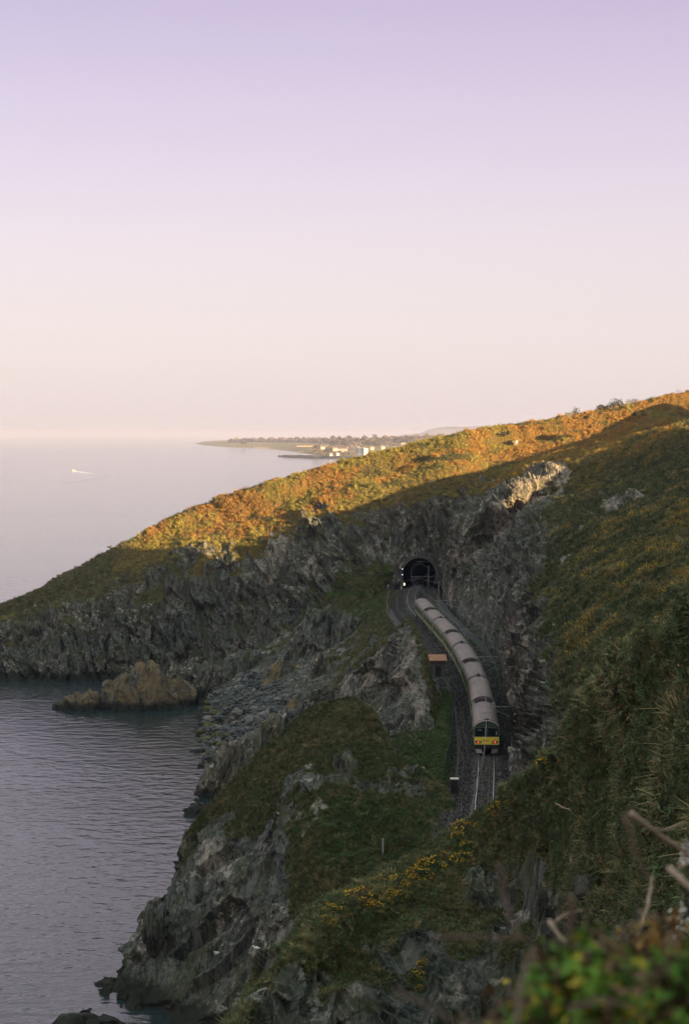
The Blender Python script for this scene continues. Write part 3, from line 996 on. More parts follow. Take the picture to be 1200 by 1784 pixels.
crag('rock_ridge', 'ridge white with bird droppings running from the knoll into the water', 'rock',
     [(352, 1384, 317), (357, 1350, 317), (366, 1336, 317), (378, 1332, 317), (383, 1308, 318), (400, 1298, 318), (420, 1288, 319), (445, 1278, 320), (456, 1261, 321), (472, 1251, 322), (492, 1247, 323), (510, 1252, 324), (530, 1262, 325)],
     (-1, 6), 4.4, 'guano_rock', rock=0.45)


def boulder_mesh(seed, sub=3, sq=(1, 1, .7), mat=None, k=0.35):
    bm = bmesh.new()
    bmesh.ops.create_icosphere(bm, subdivisions=sub, radius=1.0)
    P = np.array([v.co for v in bm.verts])
    off = np.array((seed * 7.3, seed * 3.1, seed * 5.7))
    q = 1 + k * facets(P * 1.25 + off, seed) + 0.18 * perlin(P * 1.3 + off, seed) + 0.05 * perlin(P * 5 + off, seed)
    P = P * q[:, None] * np.array(sq)
    for v, p in zip(bm.verts, P):
        v.co = p
    me = bpy.data.meshes.new('boulder')
    bm.to_mesh(me)
    bm.free()
    if mat:
        me.materials.append(M[mat])
    return me


def put_boulder(name, label, px, py, z, size, seed, group=None, mat='rock', sq=(1, 1, .7), rz=0, me=None):
    me = me or boulder_mesh(seed, 4, sq, mat)
    o = bpy.data.objects.new(name, me)
    COL.objects.link(o)
    o.location = at_z(px, py, z)
    o.scale = (size,) * 3
    o.rotation_euler = (0, 0, rz)
    return tag(o, label, 'rock', group)


put_boulder('sea_rock', 'dark lone boulder standing in the water left of the knoll', 341, 1416, 0.1, 1.75, 3, sq=(1, .9, .78))
put_boulder('sea_rock', 'flat dark rock awash beside the lowest cliff of the knoll', 191, 1714, 0.0, 1.25, 5, sq=(1.05, .8, .5))
put_boulder('sea_rock', 'black rounded rock in the bottom left corner at the foot of the cliff', 168, 1790, -.2, 2.1, 8, sq=(1.2, .9, .55))
put_boulder('sea_rock', 'small black rock at the water edge behind the bird whitened ridge', 357, 1334, 0.1, 1.1, 9, sq=(1.2, .8, .5))
put_boulder('rock', 'leaning pillar of rock on the left edge of the knoll cliff', 268, 1612, 7.0, 2.3, 12, mat='terrain', sq=(.55, .6, 1.2))
put_boulder('rock', 'fallen slab lying below the crag near the grass bank', 752, 1212, RAIL - .3, 1.5, 14, mat='terrain', sq=(1.2, .9, .4), rz=.8)

# boulder beach: the large stones one by one, the small ones as one mass
for me_name, px, py in ():
    pass
Qc, Fcv, _, _ = SHEETS['cove_slope'][0]
pxx, pyy = project(Qc)


def in_beach(px, py):
    # left, right limits of the beach per picture row
    L = np.interp(py, [1170, 1200, 1240, 1280, 1320, 1350], [430, 375, 355, 350, 350, 350])
    Rr = np.interp(py, [1170, 1200, 1240, 1280, 1320, 1350], [462, 505, 520, 480, 420, 365])
    return (px > L) & (px < Rr) & (py > 1172) & (py < 1345)


cand = np.where(in_beach(pxx, pyy))[0]
BME = [boulder_mesh(30 + i, 3, (1, .85, .66), 'boulder_stone', .45) for i in range(5)]
WME = [boulder_mesh(40 + i, 2, (1, .85, .6), 'weedy_rock' if 'weedy_rock' in M else 'rock') for i in range(2)]
M['weed'] = make_foliage('weed', (0.035, 0.036, 0.014), (0.10, 0.09, 0.03), 1.5)
for w_ in WME:
    w_.materials[0] = M['weed']
pick = RNG.choice(cand, 230, replace=False)
for k_, i in enumerate(pick):
    weed = pxx[i] < 382 + RNG.normal() * 12 and pyy[i] > 1215
    me = (WME[k_ % 2] if weed else BME[k_ % 5])
    o = bpy.data.objects.new('weedy_boulder' if weed else 'boulder', me)
    COL.objects.link(o)
    s_ = float(RNG.choice([.6, .8, 1.0, 1.25, 1.6], p=[.28, .3, .22, .14, .06]))
    o.location = Qc[i] + np.array((0, 0, .12 * s_))
    o.scale = (s_ * RNG.uniform(.8, 1.4), s_, s_ * RNG.uniform(.7, 1.2))
    o.rotation_euler = (RNG.uniform(-.4, .4), RNG.uniform(-.4, .4), RNG.uniform(0, 6.3))
    if weed:
        tag(o, 'boulder covered in yellow green seaweed at the water edge of the beach', 'boulder', 'weed covered boulders at the water edge')
    else:
        tag(o, 'grey boulder lying among the others on the beach in the cove', 'boulder', 'grey boulders on the beach')
bm = bmesh.new()
bmesh.ops.create_icosphere(bm, subdivisions=1, radius=1.0)
BV = np.array([v.co for v in bm.verts])
BF = np.array([[v.index for v in f.verts] for f in bm.faces])
bm.free()
Vs, Fs, n0 = [], [], 0
for i in RNG.choice(cand, min(2600, len(cand)), replace=False):
    s_ = RNG.uniform(.16, .5)
    rot = np.array(Matrix.Rotation(RNG.uniform(0, 6.3), 3, 'Z') @ Matrix.Rotation(RNG.uniform(-.5, .5), 3, 'X'))
    V = (BV * (1 + RNG.uniform(-.22, .22, (len(BV), 1))) * np.array((1.2, .9, .6)) * s_) @ rot.T + Qc[i] + RNG.uniform(-.4, .4, 3) * (1, 1, .1)
    Vs.append(V)
    Fs.append(BF + n0)
    n0 += len(BV)
tag(mesh_np('pebbles', np.concatenate(Vs), np.concatenate(Fs), M['boulder_stone'], False), kind='stuff')
# ------------------------------------------------------------------ railway
M['rail'] = plain('rail_steel', (0.42, 0.36, 0.34), 0.33, 0.5, 0.85, 0.15, 0.6)
M['rust'] = plain('rusty_steel', (0.10, 0.065, 0.045), 0.8, 0.3, 0.2, 0.35, 1.5)
M['sleeper'] = plain('sleeper', (0.12, 0.105, 0.095), 0.9, 0.1, 0, 0.35, 2.0)
M['green'] = plain('green_paint', (0.022, 0.060, 0.042), 0.42, 0.5, 0, 0.25, 1.2)
M['lime'] = plain('lime_paint', (0.11, 0.14, 0.04), 0.45, 0.5, 0, 0.2, 1.2)
M['pale_lime'] = plain('pale_lime_paint', (0.25, 0.30, 0.09), 0.45, 0.5, 0, 0.2, 1.2)
M['yellow'] = plain('yellow_paint', (0.86, 0.66, 0.05), 0.45, 0.5, 0, 0.12, 1.5)
M['grey_metal'] = plain('grey_metal', (0.20, 0.20, 0.20), 0.5, 0.5, 0.3, 0.25, 2.0)
M['pale_metal'] = plain('pale_metal', (0.34, 0.33, 0.33), 0.5, 0.5, 0.2, 0.25, 2.0)
M['black'] = plain('black_metal', (0.014, 0.014, 0.015), 0.6, 0.4, 0, 0.3, 2.0)
M['under'] = plain('underframe_dirt', (0.035, 0.033, 0.030), 0.85, 0.2, 0, 0.4, 1.5)
M['glass'] = plain('dark_glass', (0.012, 0.017, 0.018), 0.10, 0.5, 0, 0.1, 1.0)
M['cream'] = plain('cream_trim', (0.52, 0.44, 0.37), 0.6, 0.4, 0, 0.2, 1.5)
M['red_lamp'] = plain('red_lamp', (0.5, 0.03, 0.02), 0.3, 0.5, 0, 0.0, 1.0, ((1.0, 0.05, 0.04), 0.9))
M['pale_lamp'] = plain('pale_lamp', (0.75, 0.68, 0.6), 0.25, 0.5, 0, 0.05, 1.0)
M['signal_lamp'] = plain('signal_lamp', (0.8, 0.85, 0.85), 0.3, 0.5, 0, 0.0, 1.0, ((0.75, 0.95, 1.0), .2))
M['amber_lamp'] = plain('amber_lamp', (0.8, 0.75, 0.45), 0.3, 0.5, 0, 0.0, 1.0, ((1.0, 0.85, 0.45), .45))
M['timber'] = plain('weathered_timber', (0.22, 0.18, 0.14), 0.85, 0.2, 0, 0.35, 1.5)
M['rust_roof'] = plain('rusted_sheet', (0.30, 0.145, 0.085), 0.75, 0.2, 0, 0.3, 1.5)
M['stone'] = plain('portal_stone', (0.10, 0.098, 0.088), 0.9, 0.15, 0, 0.35, 1.3)
M['soot'] = plain('sooty_lining', (0.02, 0.02, 0.02), 0.95, 0.1, 0, 0.4, 0.6)

m, t, b = newmat('roof_paint')
tc_ = N(t, 'ShaderNodeTexCoord')
n1_ = noise(t, tc_.outputs['Object'], 1.0, 5.0, 0.65, stretch=(1.6, 0.22, 1))
n2_ = noise(t, tc_.outputs['Object'], 0.35, 4.0, 0.6)
c_ = mixc(t, ramp(t, n1_, [(0.3, 0.0), (0.7, 1.0)]), (0.082, 0.060, 0.052), (0.185, 0.135, 0.116))
c_ = mixc(t, ramp(t, n2_, [(0.45, 0.0), (0.7, 0.6)]), c_, (0.06, 0.047, 0.041))
t.links.new(c_, b.inputs['Base Color'])
b.inputs['Roughness'].default_value = 0.6
M['roof'] = m


def sweep(s0, s1, step, offx, prof):
    """closed cross-section (x, z) carried along the line at lateral offset offx (right positive)"""
    ss_ = np.arange(s0, s1, step)
    n = len(prof)
    V = []
    for s in ss_:
        x, y, tx, tyy = trk(s)
        for px_, pz_ in prof:
            o_ = offx + px_
            V.append((x + tyy * o_, y - tx * o_, RAIL + pz_))
    Fq = []
    for i in range(len(ss_) - 1):
        for k in range(n):
            Fq.append((i * n + k, i * n + (k + 1) % n, (i + 1) * n + (k + 1) % n, (i + 1) * n + k))
    return MB().add(V, Fq)


x0_, y0_, _, _ = trk(s_of_y(180))
track = thing('railway_track', 'curving single railway track of two steel rails on sleepers and ballast', 'railway track')
S0, S1 = s_of_y(143), s_of_y(532)
rail_prof = [(-.035, 0), (.035, 0), (.035, -.05), (.012, -.06), (.012, -.13), (.07, -.15), (-.07, -.15), (-.012, -.13), (-.012, -.06), (-.035, -.05)]
for o_ in (-.835, .835):
    sweep(S0, S1, .8, o_, rail_prof).build('rail', M['rail'], track)
for o_ in (-.32, .36):
    sweep(S0, s_of_y(300), .8, o_, [(-.03, -.07), (.03, -.07), (.03, -.15), (-.03, -.15)]).build('guard_rail', M['rust'], track)
sl_me = MB().box(-1.3, 1.3, -.125, .125, -.22, 0).build('sleeper', M['sleeper'], track)
k_ = 0
for s in list(np.arange(s_of_y(150), s_of_y(217), .7)) + list(np.arange(s_of_y(384), s_of_y(466), .7)):
    x, y, tx, tyy = trk(s)
    o = sl_me if k_ == 0 else sl_me.copy()
    if k_:
        COL.objects.link(o)
    o.location = (x, y, RAIL - .13)
    o.rotation_euler = (0, 0, math.atan2(-tx, tyy))
    k_ += 1
sweep(S0, s_of_y(440), 1.2, -3.1, [(-.16, -.5), (.16, -.5), (.16, -.75), (-.16, -.75)]).build('cable_trough', M['under'], track)
for k, o0 in enumerate((-2.1, -2.6, 2.5)):
    pts = []
    for s in np.arange(S0, s_of_y(380), 2.0):
        x, y, tx, tyy = trk(s)
        o_ = o0 + .25 * math.sin(s * .11 + k) + .12 * math.sin(s * .43)
        pts.append((x + tyy * o_, y - tx * o_, RAIL - .36 - .06 * k))
    MB().tube(pts, .03, 5).build('cable', M['sleeper'], track)

# --- the train: one thing, eight carriages
FRONT = s_of_y(218.0)
PITCH_C = (s_of_y(383.5) - FRONT) / 8.0
LC = PITCH_C - 0.55
fx, fy, ftx, fty = trk(FRONT)
train = thing('train', 'long green passenger train with a yellow end panel curving out of the tunnel', 'train', (fx, fy, RAIL), 0)
H = LC / 2
ARCH = [(-1.40, 2.98), (-1.34, 3.16), (-1.2, 3.36), (-.95, 3.56), (-.6, 3.71), (-.2, 3.78), (.2, 3.78), (.6, 3.71), (.95, 3.56), (1.2, 3.36), (1.34, 3.16), (1.40, 2.98)]


def carriage(first=False, well=False, cab_near=False, cab_far=False):
    body = MB().prism([(-1.28, .95), (-1.40, 1.12), (-1.41, 2.0), (-1.39, 2.975), (1.39, 2.975), (1.41, 2.0), (1.40, 1.12), (1.28, .95)], -H, H)
    if first:
        body.prism([(x, z - .03) for x, z in ARCH[1:-1]], -H - .06, -H + .1)
    c = body.build('carriage', M['green'], train)
    y1 = H - 4.4 if well else H
    r = MB().prism(ARCH, -H + (.04 if first else 0), y1)
    if well:
        r.prism([(x, z) for x, z in ARCH if z < 3.2] + [(1.2, 3.14), (-1.2, 3.14)][:0], y1, H)
    for yy in np.arange(-H + 1.5, y1 - .5, 2.5):
        r.prism([(x * 1.0015, z + .004) for x, z in ARCH[1:-1]], yy, yy + .04)
    r.build('roof', M['roof'], c, False)
    if well:
        w = MB()
        for yy in (y1 + .7, y1 + 1.5, y1 + 2.6, y1 + 3.5):
            w.box(-1.0, 1.0, yy, yy + .12, 3.16, 3.34)
        w.tube([(-.9, y1 + .6, 3.45), (0, y1 + 2.2, 3.72), (.9, y1 + .6, 3.45)], .035, 5)
        w.tube([(-.9, y1 + 3.8, 3.45), (0, y1 + 2.2, 3.72), (.9, y1 + 3.8, 3.45)], .035, 5)
        w.tube([(-1.0, y1 + 2.0, 3.66), (-.5, y1 + 2.0, 3.8), (.5, y1 + 2.0, 3.8), (1.0, y1 + 2.0, 3.66)], .04, 5)
        w.build('pantograph', M['black'], c)
        MB().box(-1.3, 1.3, y1 + .02, H - .04, 3.165, 3.18).build('roof_well', M['black'], c)
        MB().prism([(x * .985, z - .01) for x, z in ARCH], y1 + .0, y1 + .015).build('well_wall', M['black'], c)
    # bands and glazing on both sides
    for sx in (-1, 1):
        xb = 1.405 * sx
        MB().box(min(xb, xb + .014 * sx), max(xb, xb + .014 * sx), -H + .02, H - .02, 1.62, 2.78).build('side_band', M['lime'], c)
        MB().box(min(xb, xb + .02 * sx), max(xb, xb + .02 * sx), -H + .02, H - .02, 1.40, 1.52).build('side_stripe', M['pale_lime'], c)
        for i, yy in enumerate((-8.2, -6.3, -3.1, -1.2, 0.7, 2.6, 5.9, 7.8)):
            k = yy * LC / 20.0
            MB().box(min(xb, xb + .03 * sx), max(xb, xb + .03 * sx), k - .72, k + .72, 1.86, 2.62).build('window', M['glass'], c)
        for yy in (-4.75, 4.3):
            k = yy * LC / 20.0
            d = MB()
            for q in (-.62, .02):
                d.box(min(xb, xb + .04 * sx), max(xb, xb + .04 * sx), k + q, k + q + .6, 1.15, 2.75)
            d.build('door', M['pale_lime'], c)
            dg_ = MB()
            for q in (-.5, .14):
                dg_.box(min(xb, xb + .05 * sx), max(xb, xb + .05 * sx), k + q, k + q + .36, 1.85, 2.6)
            dg_.build('door_window', M['glass'], c)
    # underframe and bogies
    MB().box(-1.15, 1.15, -H + 3.2, H - 3.2, .45, .95).build('underframe', M['under'], c)
    for yy in (-H + 2.9, H - 2.9):
        g = MB().box(-1.2, 1.2, yy - 1.6, yy + 1.6, .32, .75)
        for wy in (-1.1, 1.1):
            for wx in (-.835, .835):
                g.tube([(wx - .07, yy + wy, .44), (wx + .07, yy + wy, .44)], .43, 12)
        g.build('bogie', M['under'], c)
    if not cab_far:
        MB().box(-.7, .7, H, H + .56, 1.0, 3.0).build('gangway', M['black'], c)
    else:
        MB().box(-.2, .2, H, H + .56, .75, 1.05).build('coupler', M['black'], c)
    for cab, sg in ((cab_near, -1), (cab_far, 1)):
        if cab:
            yy = sg * (H - .55)
            MB().tube([(x * 1.0, yy, z + .04) for x, z in ARCH[1:-1]], .024, 5).build('roof_conduit', M['black'], c)
            MB().box(-.2, .24, yy - .18, yy + .18, 3.78, 3.94).build('horn_box', M['black'], c)
    return c


def place_car(c, i):
    sa, sb = FRONT + i * PITCH_C + 3.1, FRONT + (i + 1) * PITCH_C - 3.1
    xa, ya, _, _ = trk(sa)
    xb, yb, _, _ = trk(sb)
    c.location = ((xa + xb) / 2 - fx, (ya + yb) / 2 - fy, 0)
    c.rotation_euler = (0, 0, math.atan2(-(xb - xa), yb - ya))


c0 = carriage(True, True, True, False)
c0['label'] = 'rear carriage with the yellow end panel and red tail lights'
place_car(c0, 0)
cA = carriage(False, True, True, False)
cB = carriage(False, False, False, True)
place_car(cB, 1)
place_car(cA, 2)
for i in range(3, 8):
    o = copy_tree(cA if i % 2 == 0 else cB, train)
    place_car(o, i)

# end face of the last carriage
YF = -H - .001
for x0, x1 in ((-1.22, -.16), (.16, 1.22)):
    MB().prism([(x0, 2.02), (x1, 2.02), (x1, 2.98 if x0 < 0 else 2.9), (x0, 2.9 if x0 < 0 else 2.98)], YF - .03, YF).build('windscreen', M['glass'], c0)
MB().box(-.13, .13, YF - .025, YF, 2.02, 2.98).build('centre_pillar', M['green'], c0)
MB().box(-1.34, 1.34, YF - .04, YF, 1.98, 2.06).build('window_sill', M['black'], c0)
pan = MB().prism([(-1.33, 1.14), (1.33, 1.14), (1.36, 1.2), (1.36, 1.93), (1.33, 1.975), (-1.33, 1.975), (-1.36, 1.93), (-1.36, 1.2)], YF - .05, YF)
pan.build('yellow_panel', M['yellow'], c0)
rim = MB()
for seg in ((-1.33, 1.33, 1.12, 1.15), (-1.33, 1.33, 1.955, 1.985)):
    rim.box(seg[0], seg[1], YF - .056, YF - .045, seg[2], seg[3])
for xx in (-1.36, 1.33):
    rim.box(xx, xx + .03, YF - .056, YF - .045, 1.14, 1.96)
rim.build('panel_rim', M['cream'], c0)
for sx in (-1, 1):
    xa, xb = sorted((sx * .56, sx * 1.24))
    MB().box(xa, xb, YF - .075, YF - .051, 1.27, 1.55).build('lamp_housing', M['black'], c0)
    MB().tube([(sx * .95, YF - .10, 1.40), (sx * .95, YF - .075, 1.40)], .065, 12).build('tail_light', M['red_lamp'], c0)
    MB().tube([(sx * .72, YF - .095, 1.41), (sx * .72, YF - .075, 1.41)], .08, 12).build('headlight', M['pale_lamp'], c0)


def lettering(name, body, size, loc, mat, parent, rot=(math.pi / 2, 0, 0)):
    cu = bpy.data.curves.new(name, 'FONT')
    cu.body = body
    cu.size = size
    cu.extrude = .004
    cu.align_x = 'CENTER'
    o = bpy.data.objects.new(name, cu)
    cu.materials.append(mat)
    o = bpy.data.objects.new(name, bpy.data.meshes.new_from_object(o))
    COL.objects.link(o)
    o.location = loc
    o.rotation_euler = rot
    o.parent = parent
    return o


lettering('number', '8112', .24, (.98, YF - .055, 1.65), M['black'], c0)
lettering('emblem', 'DART', .17, (.10, YF - .055, 1.53), M['rust'], c0)
MB().prism([(-.34, 1.52), (-.16, 1.52), (-.2, 1.65), (-.38, 1.65)], YF - .056, YF - .05).build('logo', M['black'], c0)
MB().box(-.23, .13, YF - .10, YF - .03, 3.40, 3.62).build('destination_box', M['black'], c0)
MB().tube([(x * .99, YF - .05, z - .005) for x, z in ARCH[1:-1]], .045, 6).build('roof_edge', M['cream'], c0)
MB().box(-1.24, 1.24, YF - .02, YF + .3, .62, 1.1).build('buffer_beam', M['under'], c0)
for sx, mm in ((-1, 'pale_metal'), (1, 'grey_metal')):
    xs = [(.42 * sx, .16), (1.12 * sx, .16), (1.28 * sx, .62), (.62 * sx, .62)]
    MB().prism(xs if sx > 0 else xs[::-1], YF - .10, YF - .05).build('deflector_plate', M[mm], c0)
MB().box(-.32, .32, YF - .55, YF, .72, .98).tube([(0, YF - .6, .6), (0, YF - .3, .7), (0, YF, .85)], .07, 6).build('coupler', M['black'], c0)
for sx in (-1, 1):
    MB().tube([(sx * .5, YF - .05, 2.05), (sx * .42, YF - .06, 2.55)], .015, 5).build('wiper', M['black'], c0)
MB().box(1.02, 1.12, YF - .045, YF - .03, 2.18, 2.6).build('notice', M['pale_metal'], c0)
MB().box(-.95, -.55, YF - .04, YF - .03, 2.68, 2.78).build('notice', M['grey_metal'], c0)
MB().tube([(-1.43, -H + .35, 2.1), (-1.62, -H + .25, 2.35), (-1.62, -H + .25, 2.7)], .03, 5).build('mirror_arm', M['black'], c0)

# --- overhead line
MASTS = [('beside the yellow end of the train', 887, 1329, 903, 1236), ('third from the tunnel, between the train and the cutting', 877, 1224, 879, 1137),
         ('close to the cutting wall at the middle of the train', 841, 1166, 842, 1088), ('in front of the timber steps', 802, 1106, 802, 1047),
         ('near the far end of the train', 764, 1056, 764, 1012), ('standing in the tunnel mouth', 746, 1024.5, 746, 986)]
tops = []
for i, (where, bx, by, tx_, ty_) in enumerate(MASTS):
    p0 = Vector(at_z(bx, by, RAIL - .6))
    p1 = Vector(at(tx_, ty_, p0.y))
    th = thing('overhead_line_mast', 'slim grey overhead line mast ' + where, 'mast', p0, 0, 'masts of the overhead line')
    q = p1 - p0
    mb = MB()
    for dx in (-.11, .11):
        mb.tube([(dx, 0, 0), (q.x + dx, 0, q.z)], .055, 6)
    for k in range(9):
        a0, a1 = k / 9, (k + 1) / 9
        s_ = 1 if k % 2 else -1
        mb.tube([(q.x * a0 - .11 * s_, 0, q.z * a0), (q.x * a1 + .11 * s_, 0, q.z * a1)], .022, 4)
    mb.build('pole', M['grey_metal'], th)
    s = s_of_y(p0.y)
    cx, cy, _, _ = trk(s)
    cx -= p0.x
    za, zb = 5.9, 5.0
    x_at = lambda z: q.x * (z / q.z)
    MB().tube([(x_at(za), 0, za + .3), (cx - .2, 0, za + .3)], .035, 5).build('cantilever_arm', M['grey_metal'], th)
    MB().tube([(x_at(zb - .3), 0, zb - .2), (cx + .3, 0, za + .25)], .03, 5).build('brace', M['grey_metal'], th)
    MB().tube([(cx + 1.2, 0, zb + .62), (cx - .9, 0, zb + .45)], .025, 5).build('registration_arm', M['grey_metal'], th)
    MB().tube([(x_at(za) - .35, 0, za + .3), (x_at(za) - .75, 0, za + .3)], .07, 8).build('insulator', M['rust'], th)
wire = thing('overhead_wire', 'thin electric overhead wires strung above the train and the track', 'wire')
for nm, hh, sag in (('contact_wire', 4.95, 0.0), ('messenger_wire', 5.9, .45)):
    pts = []
    for s in np.arange(s_of_y(145), s_of_y(500), 2.0):
        x, y, tx, tyy = trk(s)
        f = ((s - FRONT) / 45.0) % 1.0
        pts.append((x, y, RAIL + hh - sag * 4 * f * (1 - f)))
    MB().tube(pts, .014, 4).build(nm, M['grey_metal'], wire)
feed = []
for (_, bx, by, tx_, ty_) in MASTS[:5]:
    p0 = at_z(bx, by, RAIL - .6)
    feed.append(Vector(at(tx_, ty_, p0[1])))
pts = []
for a_, b_ in zip(feed[:-1], feed[1:]):
    for k in range(8):
        f = k / 8
        pts.append(a_.lerp(b_, f) - Vector((0, 0, 1.2 * 4 * f * (1 - f))))
MB().tube(pts + [feed[-1]], .016, 4).build('feeder_wire', M['grey_metal'], wire)

# --- tunnel
tun = thing('railway_tunnel', 'dark arched railway tunnel mouth in the foot of the cliff', 'tunnel', (TUN_X, 465.0, RAIL))
aprof = [(3.9, -1.2), (3.95, 0), (3.95, 1.3)] + [(3.95 * math.cos(a), 2.55 + 3.95 * math.sin(a)) for a in np.linspace(0, math.pi, 25)] + [(-3.95, 1.3), (-3.95, 0), (-3.9, -1.2)]
n_ = len(aprof)
V, Fq = [], []
ys = [0.15, 3, 8, 16, 26, 38, 52, 66]
for i, dy in enumerate(ys):
    xx = float(np.interp(465 + dy, TRY, TRX)) - TUN_X if i > 1 else 0
    V += [(x + xx, dy, z) for x, z in aprof]
for i in range(len(ys) - 1):
    Fq += [(i * n_ + k, i * n_ + k + 1, (i + 1) * n_ + k + 1, (i + 1) * n_ + k) for k in range(n_ - 1)]
Fq.append(tuple((len(ys) - 1) * n_ + k for k in range(n_)))
MB().add(V, Fq).build('lining', M['soot'], tun)
ang = np.linspace(-.55, math.pi + .55, 34)
rs_ = random.Random(4)
vm = None
for k in range(33):
    a0, a1 = ang[k] + .008, ang[k + 1] - .008
    r0, r1 = 3.9, 4.62 + rs_.uniform(-.05, .08)
    yo = rs_.uniform(-.06, .06)
    pr = [(r0 * math.cos(a0), 2.55 + r0 * math.sin(a0)), (r1 * math.cos(a0), 2.55 + r1 * math.sin(a0)), (r1 * math.cos(a1), 2.55 + r1 * math.sin(a1)), (r0 * math.cos(a1), 2.55 + r0 * math.sin(a1))]
    MB().prism(pr, -.35 + yo, .6).build('arch_stone', M['stone'], tun)
hw = []
for k in range(25):
    a = math.pi * k / 24 * 1.26 - .13 * math.pi
    hw.append((k, a))
mb = MB()
inner = [(4.55 * math.cos(a), 2.55 + 4.55 * math.sin(a)) for _, a in hw]
outer = [((5.9 + .5 * math.sin(k * 2.3)) * math.cos(a), 2.55 + (5.5 + .35 * math.sin(k * 1.7)) * math.sin(a)) for k, a in hw]
for k in range(24):
    mb.prism([inner[k], outer[k], outer[k + 1], inner[k + 1]], -.05 + .03 * math.sin(k * 3.1), 1.6)
mb.build('headwall', M['rock'], tun)

# --- signals and small lineside things
p = Vector(at_z(700, 1026, RAIL - .6))
sg = thing('signal_post', 'signal post with white lamps at the left of the tunnel mouth', 'signal', p)
MB().tube([(0, 0, 0), (0, 0, 5.0)], .07, 6).box(-.18, .3, -.12, .05, 3.0, 5.0).build('post', M['black'], sg)
for dx, dz, mm in ((-.45, 4.95, 'pale_lamp'), (.08, 4.7, 'signal_lamp'), (.08, 3.35, 'signal_lamp')):
    MB().tube([(dx, -.30, dz), (dx, -.1, dz)], .13, 10).build('lamp', M[mm], sg)
p = Vector(at_z(704, 1025, RAIL - .6))
mk = thing('marker_lamp', 'small amber marker lamp low beside the tunnel mouth', 'lamp', p)
MB().tube([(0, 0, 0), (0, 0, .7)], .05, 6).build('post', M['black'], mk)
MB().box(-.14, .14, -.14, .1, .7, 1.25).build('lamp', M['amber_lamp'], mk)
p = Vector(at_z(676, 1027, RAIL - .8))
mk = thing('marker_post', 'short pale marker post on the grass left of the tunnel', 'post', p)
MB().tube([(0, 0, 0), (0, 0, .9)], .05, 6).build('post', M['pale_metal'], mk)
MB().box(-.12, .12, -.06, .06, .7, 1.1).build('plate', M['cream'], mk)

p = Vector(at_z(762, 1177, RAIL - .65))
hut = thing('lineside_hut', 'dark lineside hut with a rusty orange roof left of the train', 'hut', p)
wl_ = MB().box(-1.1, 1.1, -.9, 1.2, 0, 2.35)
wl_.build('wall', M['under'], hut)
rf = MB()
for k in range(11):
    x_ = -1.85 + k * .29
    rf.add([(x_, -1.3, 2.38), (x_ + .145, -1.3, 2.44), (x_ + .29, -1.3, 2.38), (x_, 1.5, 3.0), (x_ + .145, 1.5, 3.06), (x_ + .29, 1.5, 3.0)], [(0, 1, 4, 3), (1, 2, 5, 4)])
rf.box(-1.86, 1.35, -1.31, -1.27, 2.30, 2.38)
rf.build('roof', M['rust_roof'], hut)
for k in range(6):
    MB().box(-1.06 + k * .36, -.74 + k * .36, -.94, -.905, .06, 2.2).build('plank', M['sleeper'], hut)
MB().box(-.35, .45, -.965, -.942, 0.05, 1.5).build('door', M['black'], hut)
for dx in (-1.6, -1.15):
    MB().tube([(dx - .15, -1.1, 0), (dx - .15, -1.1, 2.4)], .06, 6).build('post', M['timber'], hut)

p = Vector(at_z(791, 1386, RAIL - .7))
cb = thing('equipment_cabinet', 'narrow dark equipment cabinet with a pink lid beside the track', 'cabinet', p)
MB().box(-.36, .36, -.3, .3, 0, 1.65).build('body', M['black'], cb)
for k in range(5):
    MB().box(-.33 + k * .135, -.24 + k * .135, -.325, -.302, .08, 1.5).build('slat', M['under'], cb)
MB().box(-.43, .43, -.42, .38, 1.655, 1.76).build('lid', M['cream'], cb)
p = Vector(at_z(887, 1327, RAIL - .6)) + Vector((0, -.8, 0))
cb = thing('lineside_box', 'small pinkish box on a leaning leg right of the yellow end of the train', 'box', p)
MB().tube([(-.08, 0, 0), (.05, 0, 1.25)], .05, 6).build('leg', M['pale_metal'], cb)
MB().box(-.21, .24, -.2, .2, 1.2, 1.75).build('case', M['cream'], cb)
MB().box(-.06, .16, -.225, -.202, 1.35, 1.62).build('door', M['timber'], cb)

# timber steps on the cutting wall
p = Vector(at(829.5, 1073, 386))
stp = thing('timber_stairs', 'weathered timber steps on the cutting wall beyond the train', 'stairs', p)
n_t = 8
for k in range(n_t):
    z_ = .15 + k * .36
    MB().box(-1.15, 1.15, k * .30 - .18, k * .30 + .2, z_, z_ + .09).build('tread', M['timber'], stp)
for k in range(4):
    MB().box(-1.1 + k * .56, -.58 + k * .56, 2.3, 2.42, 2.9, 4.05).build('plank', M['timber'], stp)
for sx in (-1, 1):
    MB().add([(sx * 1.2 - .07, -.3, -.3), (sx * 1.2 + .07, -.3, -.3), (sx * 1.2 + .07, 2.5, 3.0), (sx * 1.2 - .07, 2.5, 3.0), (sx * 1.2 - .07, -.3, .1), (sx * 1.2 + .07, -.3, .1), (sx * 1.2 + .07, 2.5, 3.4), (sx * 1.2 - .07, 2.5, 3.4)],
             [(0, 3, 2, 1), (4, 5, 6, 7), (0, 1, 5, 4), (1, 2, 6, 5), (2, 3, 7, 6), (3, 0, 4, 7)]).build('stringer', M['sleeper'], stp)
    MB().box(sx * .72 - .09, sx * .72 + .09, 2.22, 2.3, 2.8, 4.2).build('upright', M['sleeper'], stp)
MB().box(-1.25, 1.25, 2.45, 2.6, -.3, 4.0).build('back_board', M['under'], stp)

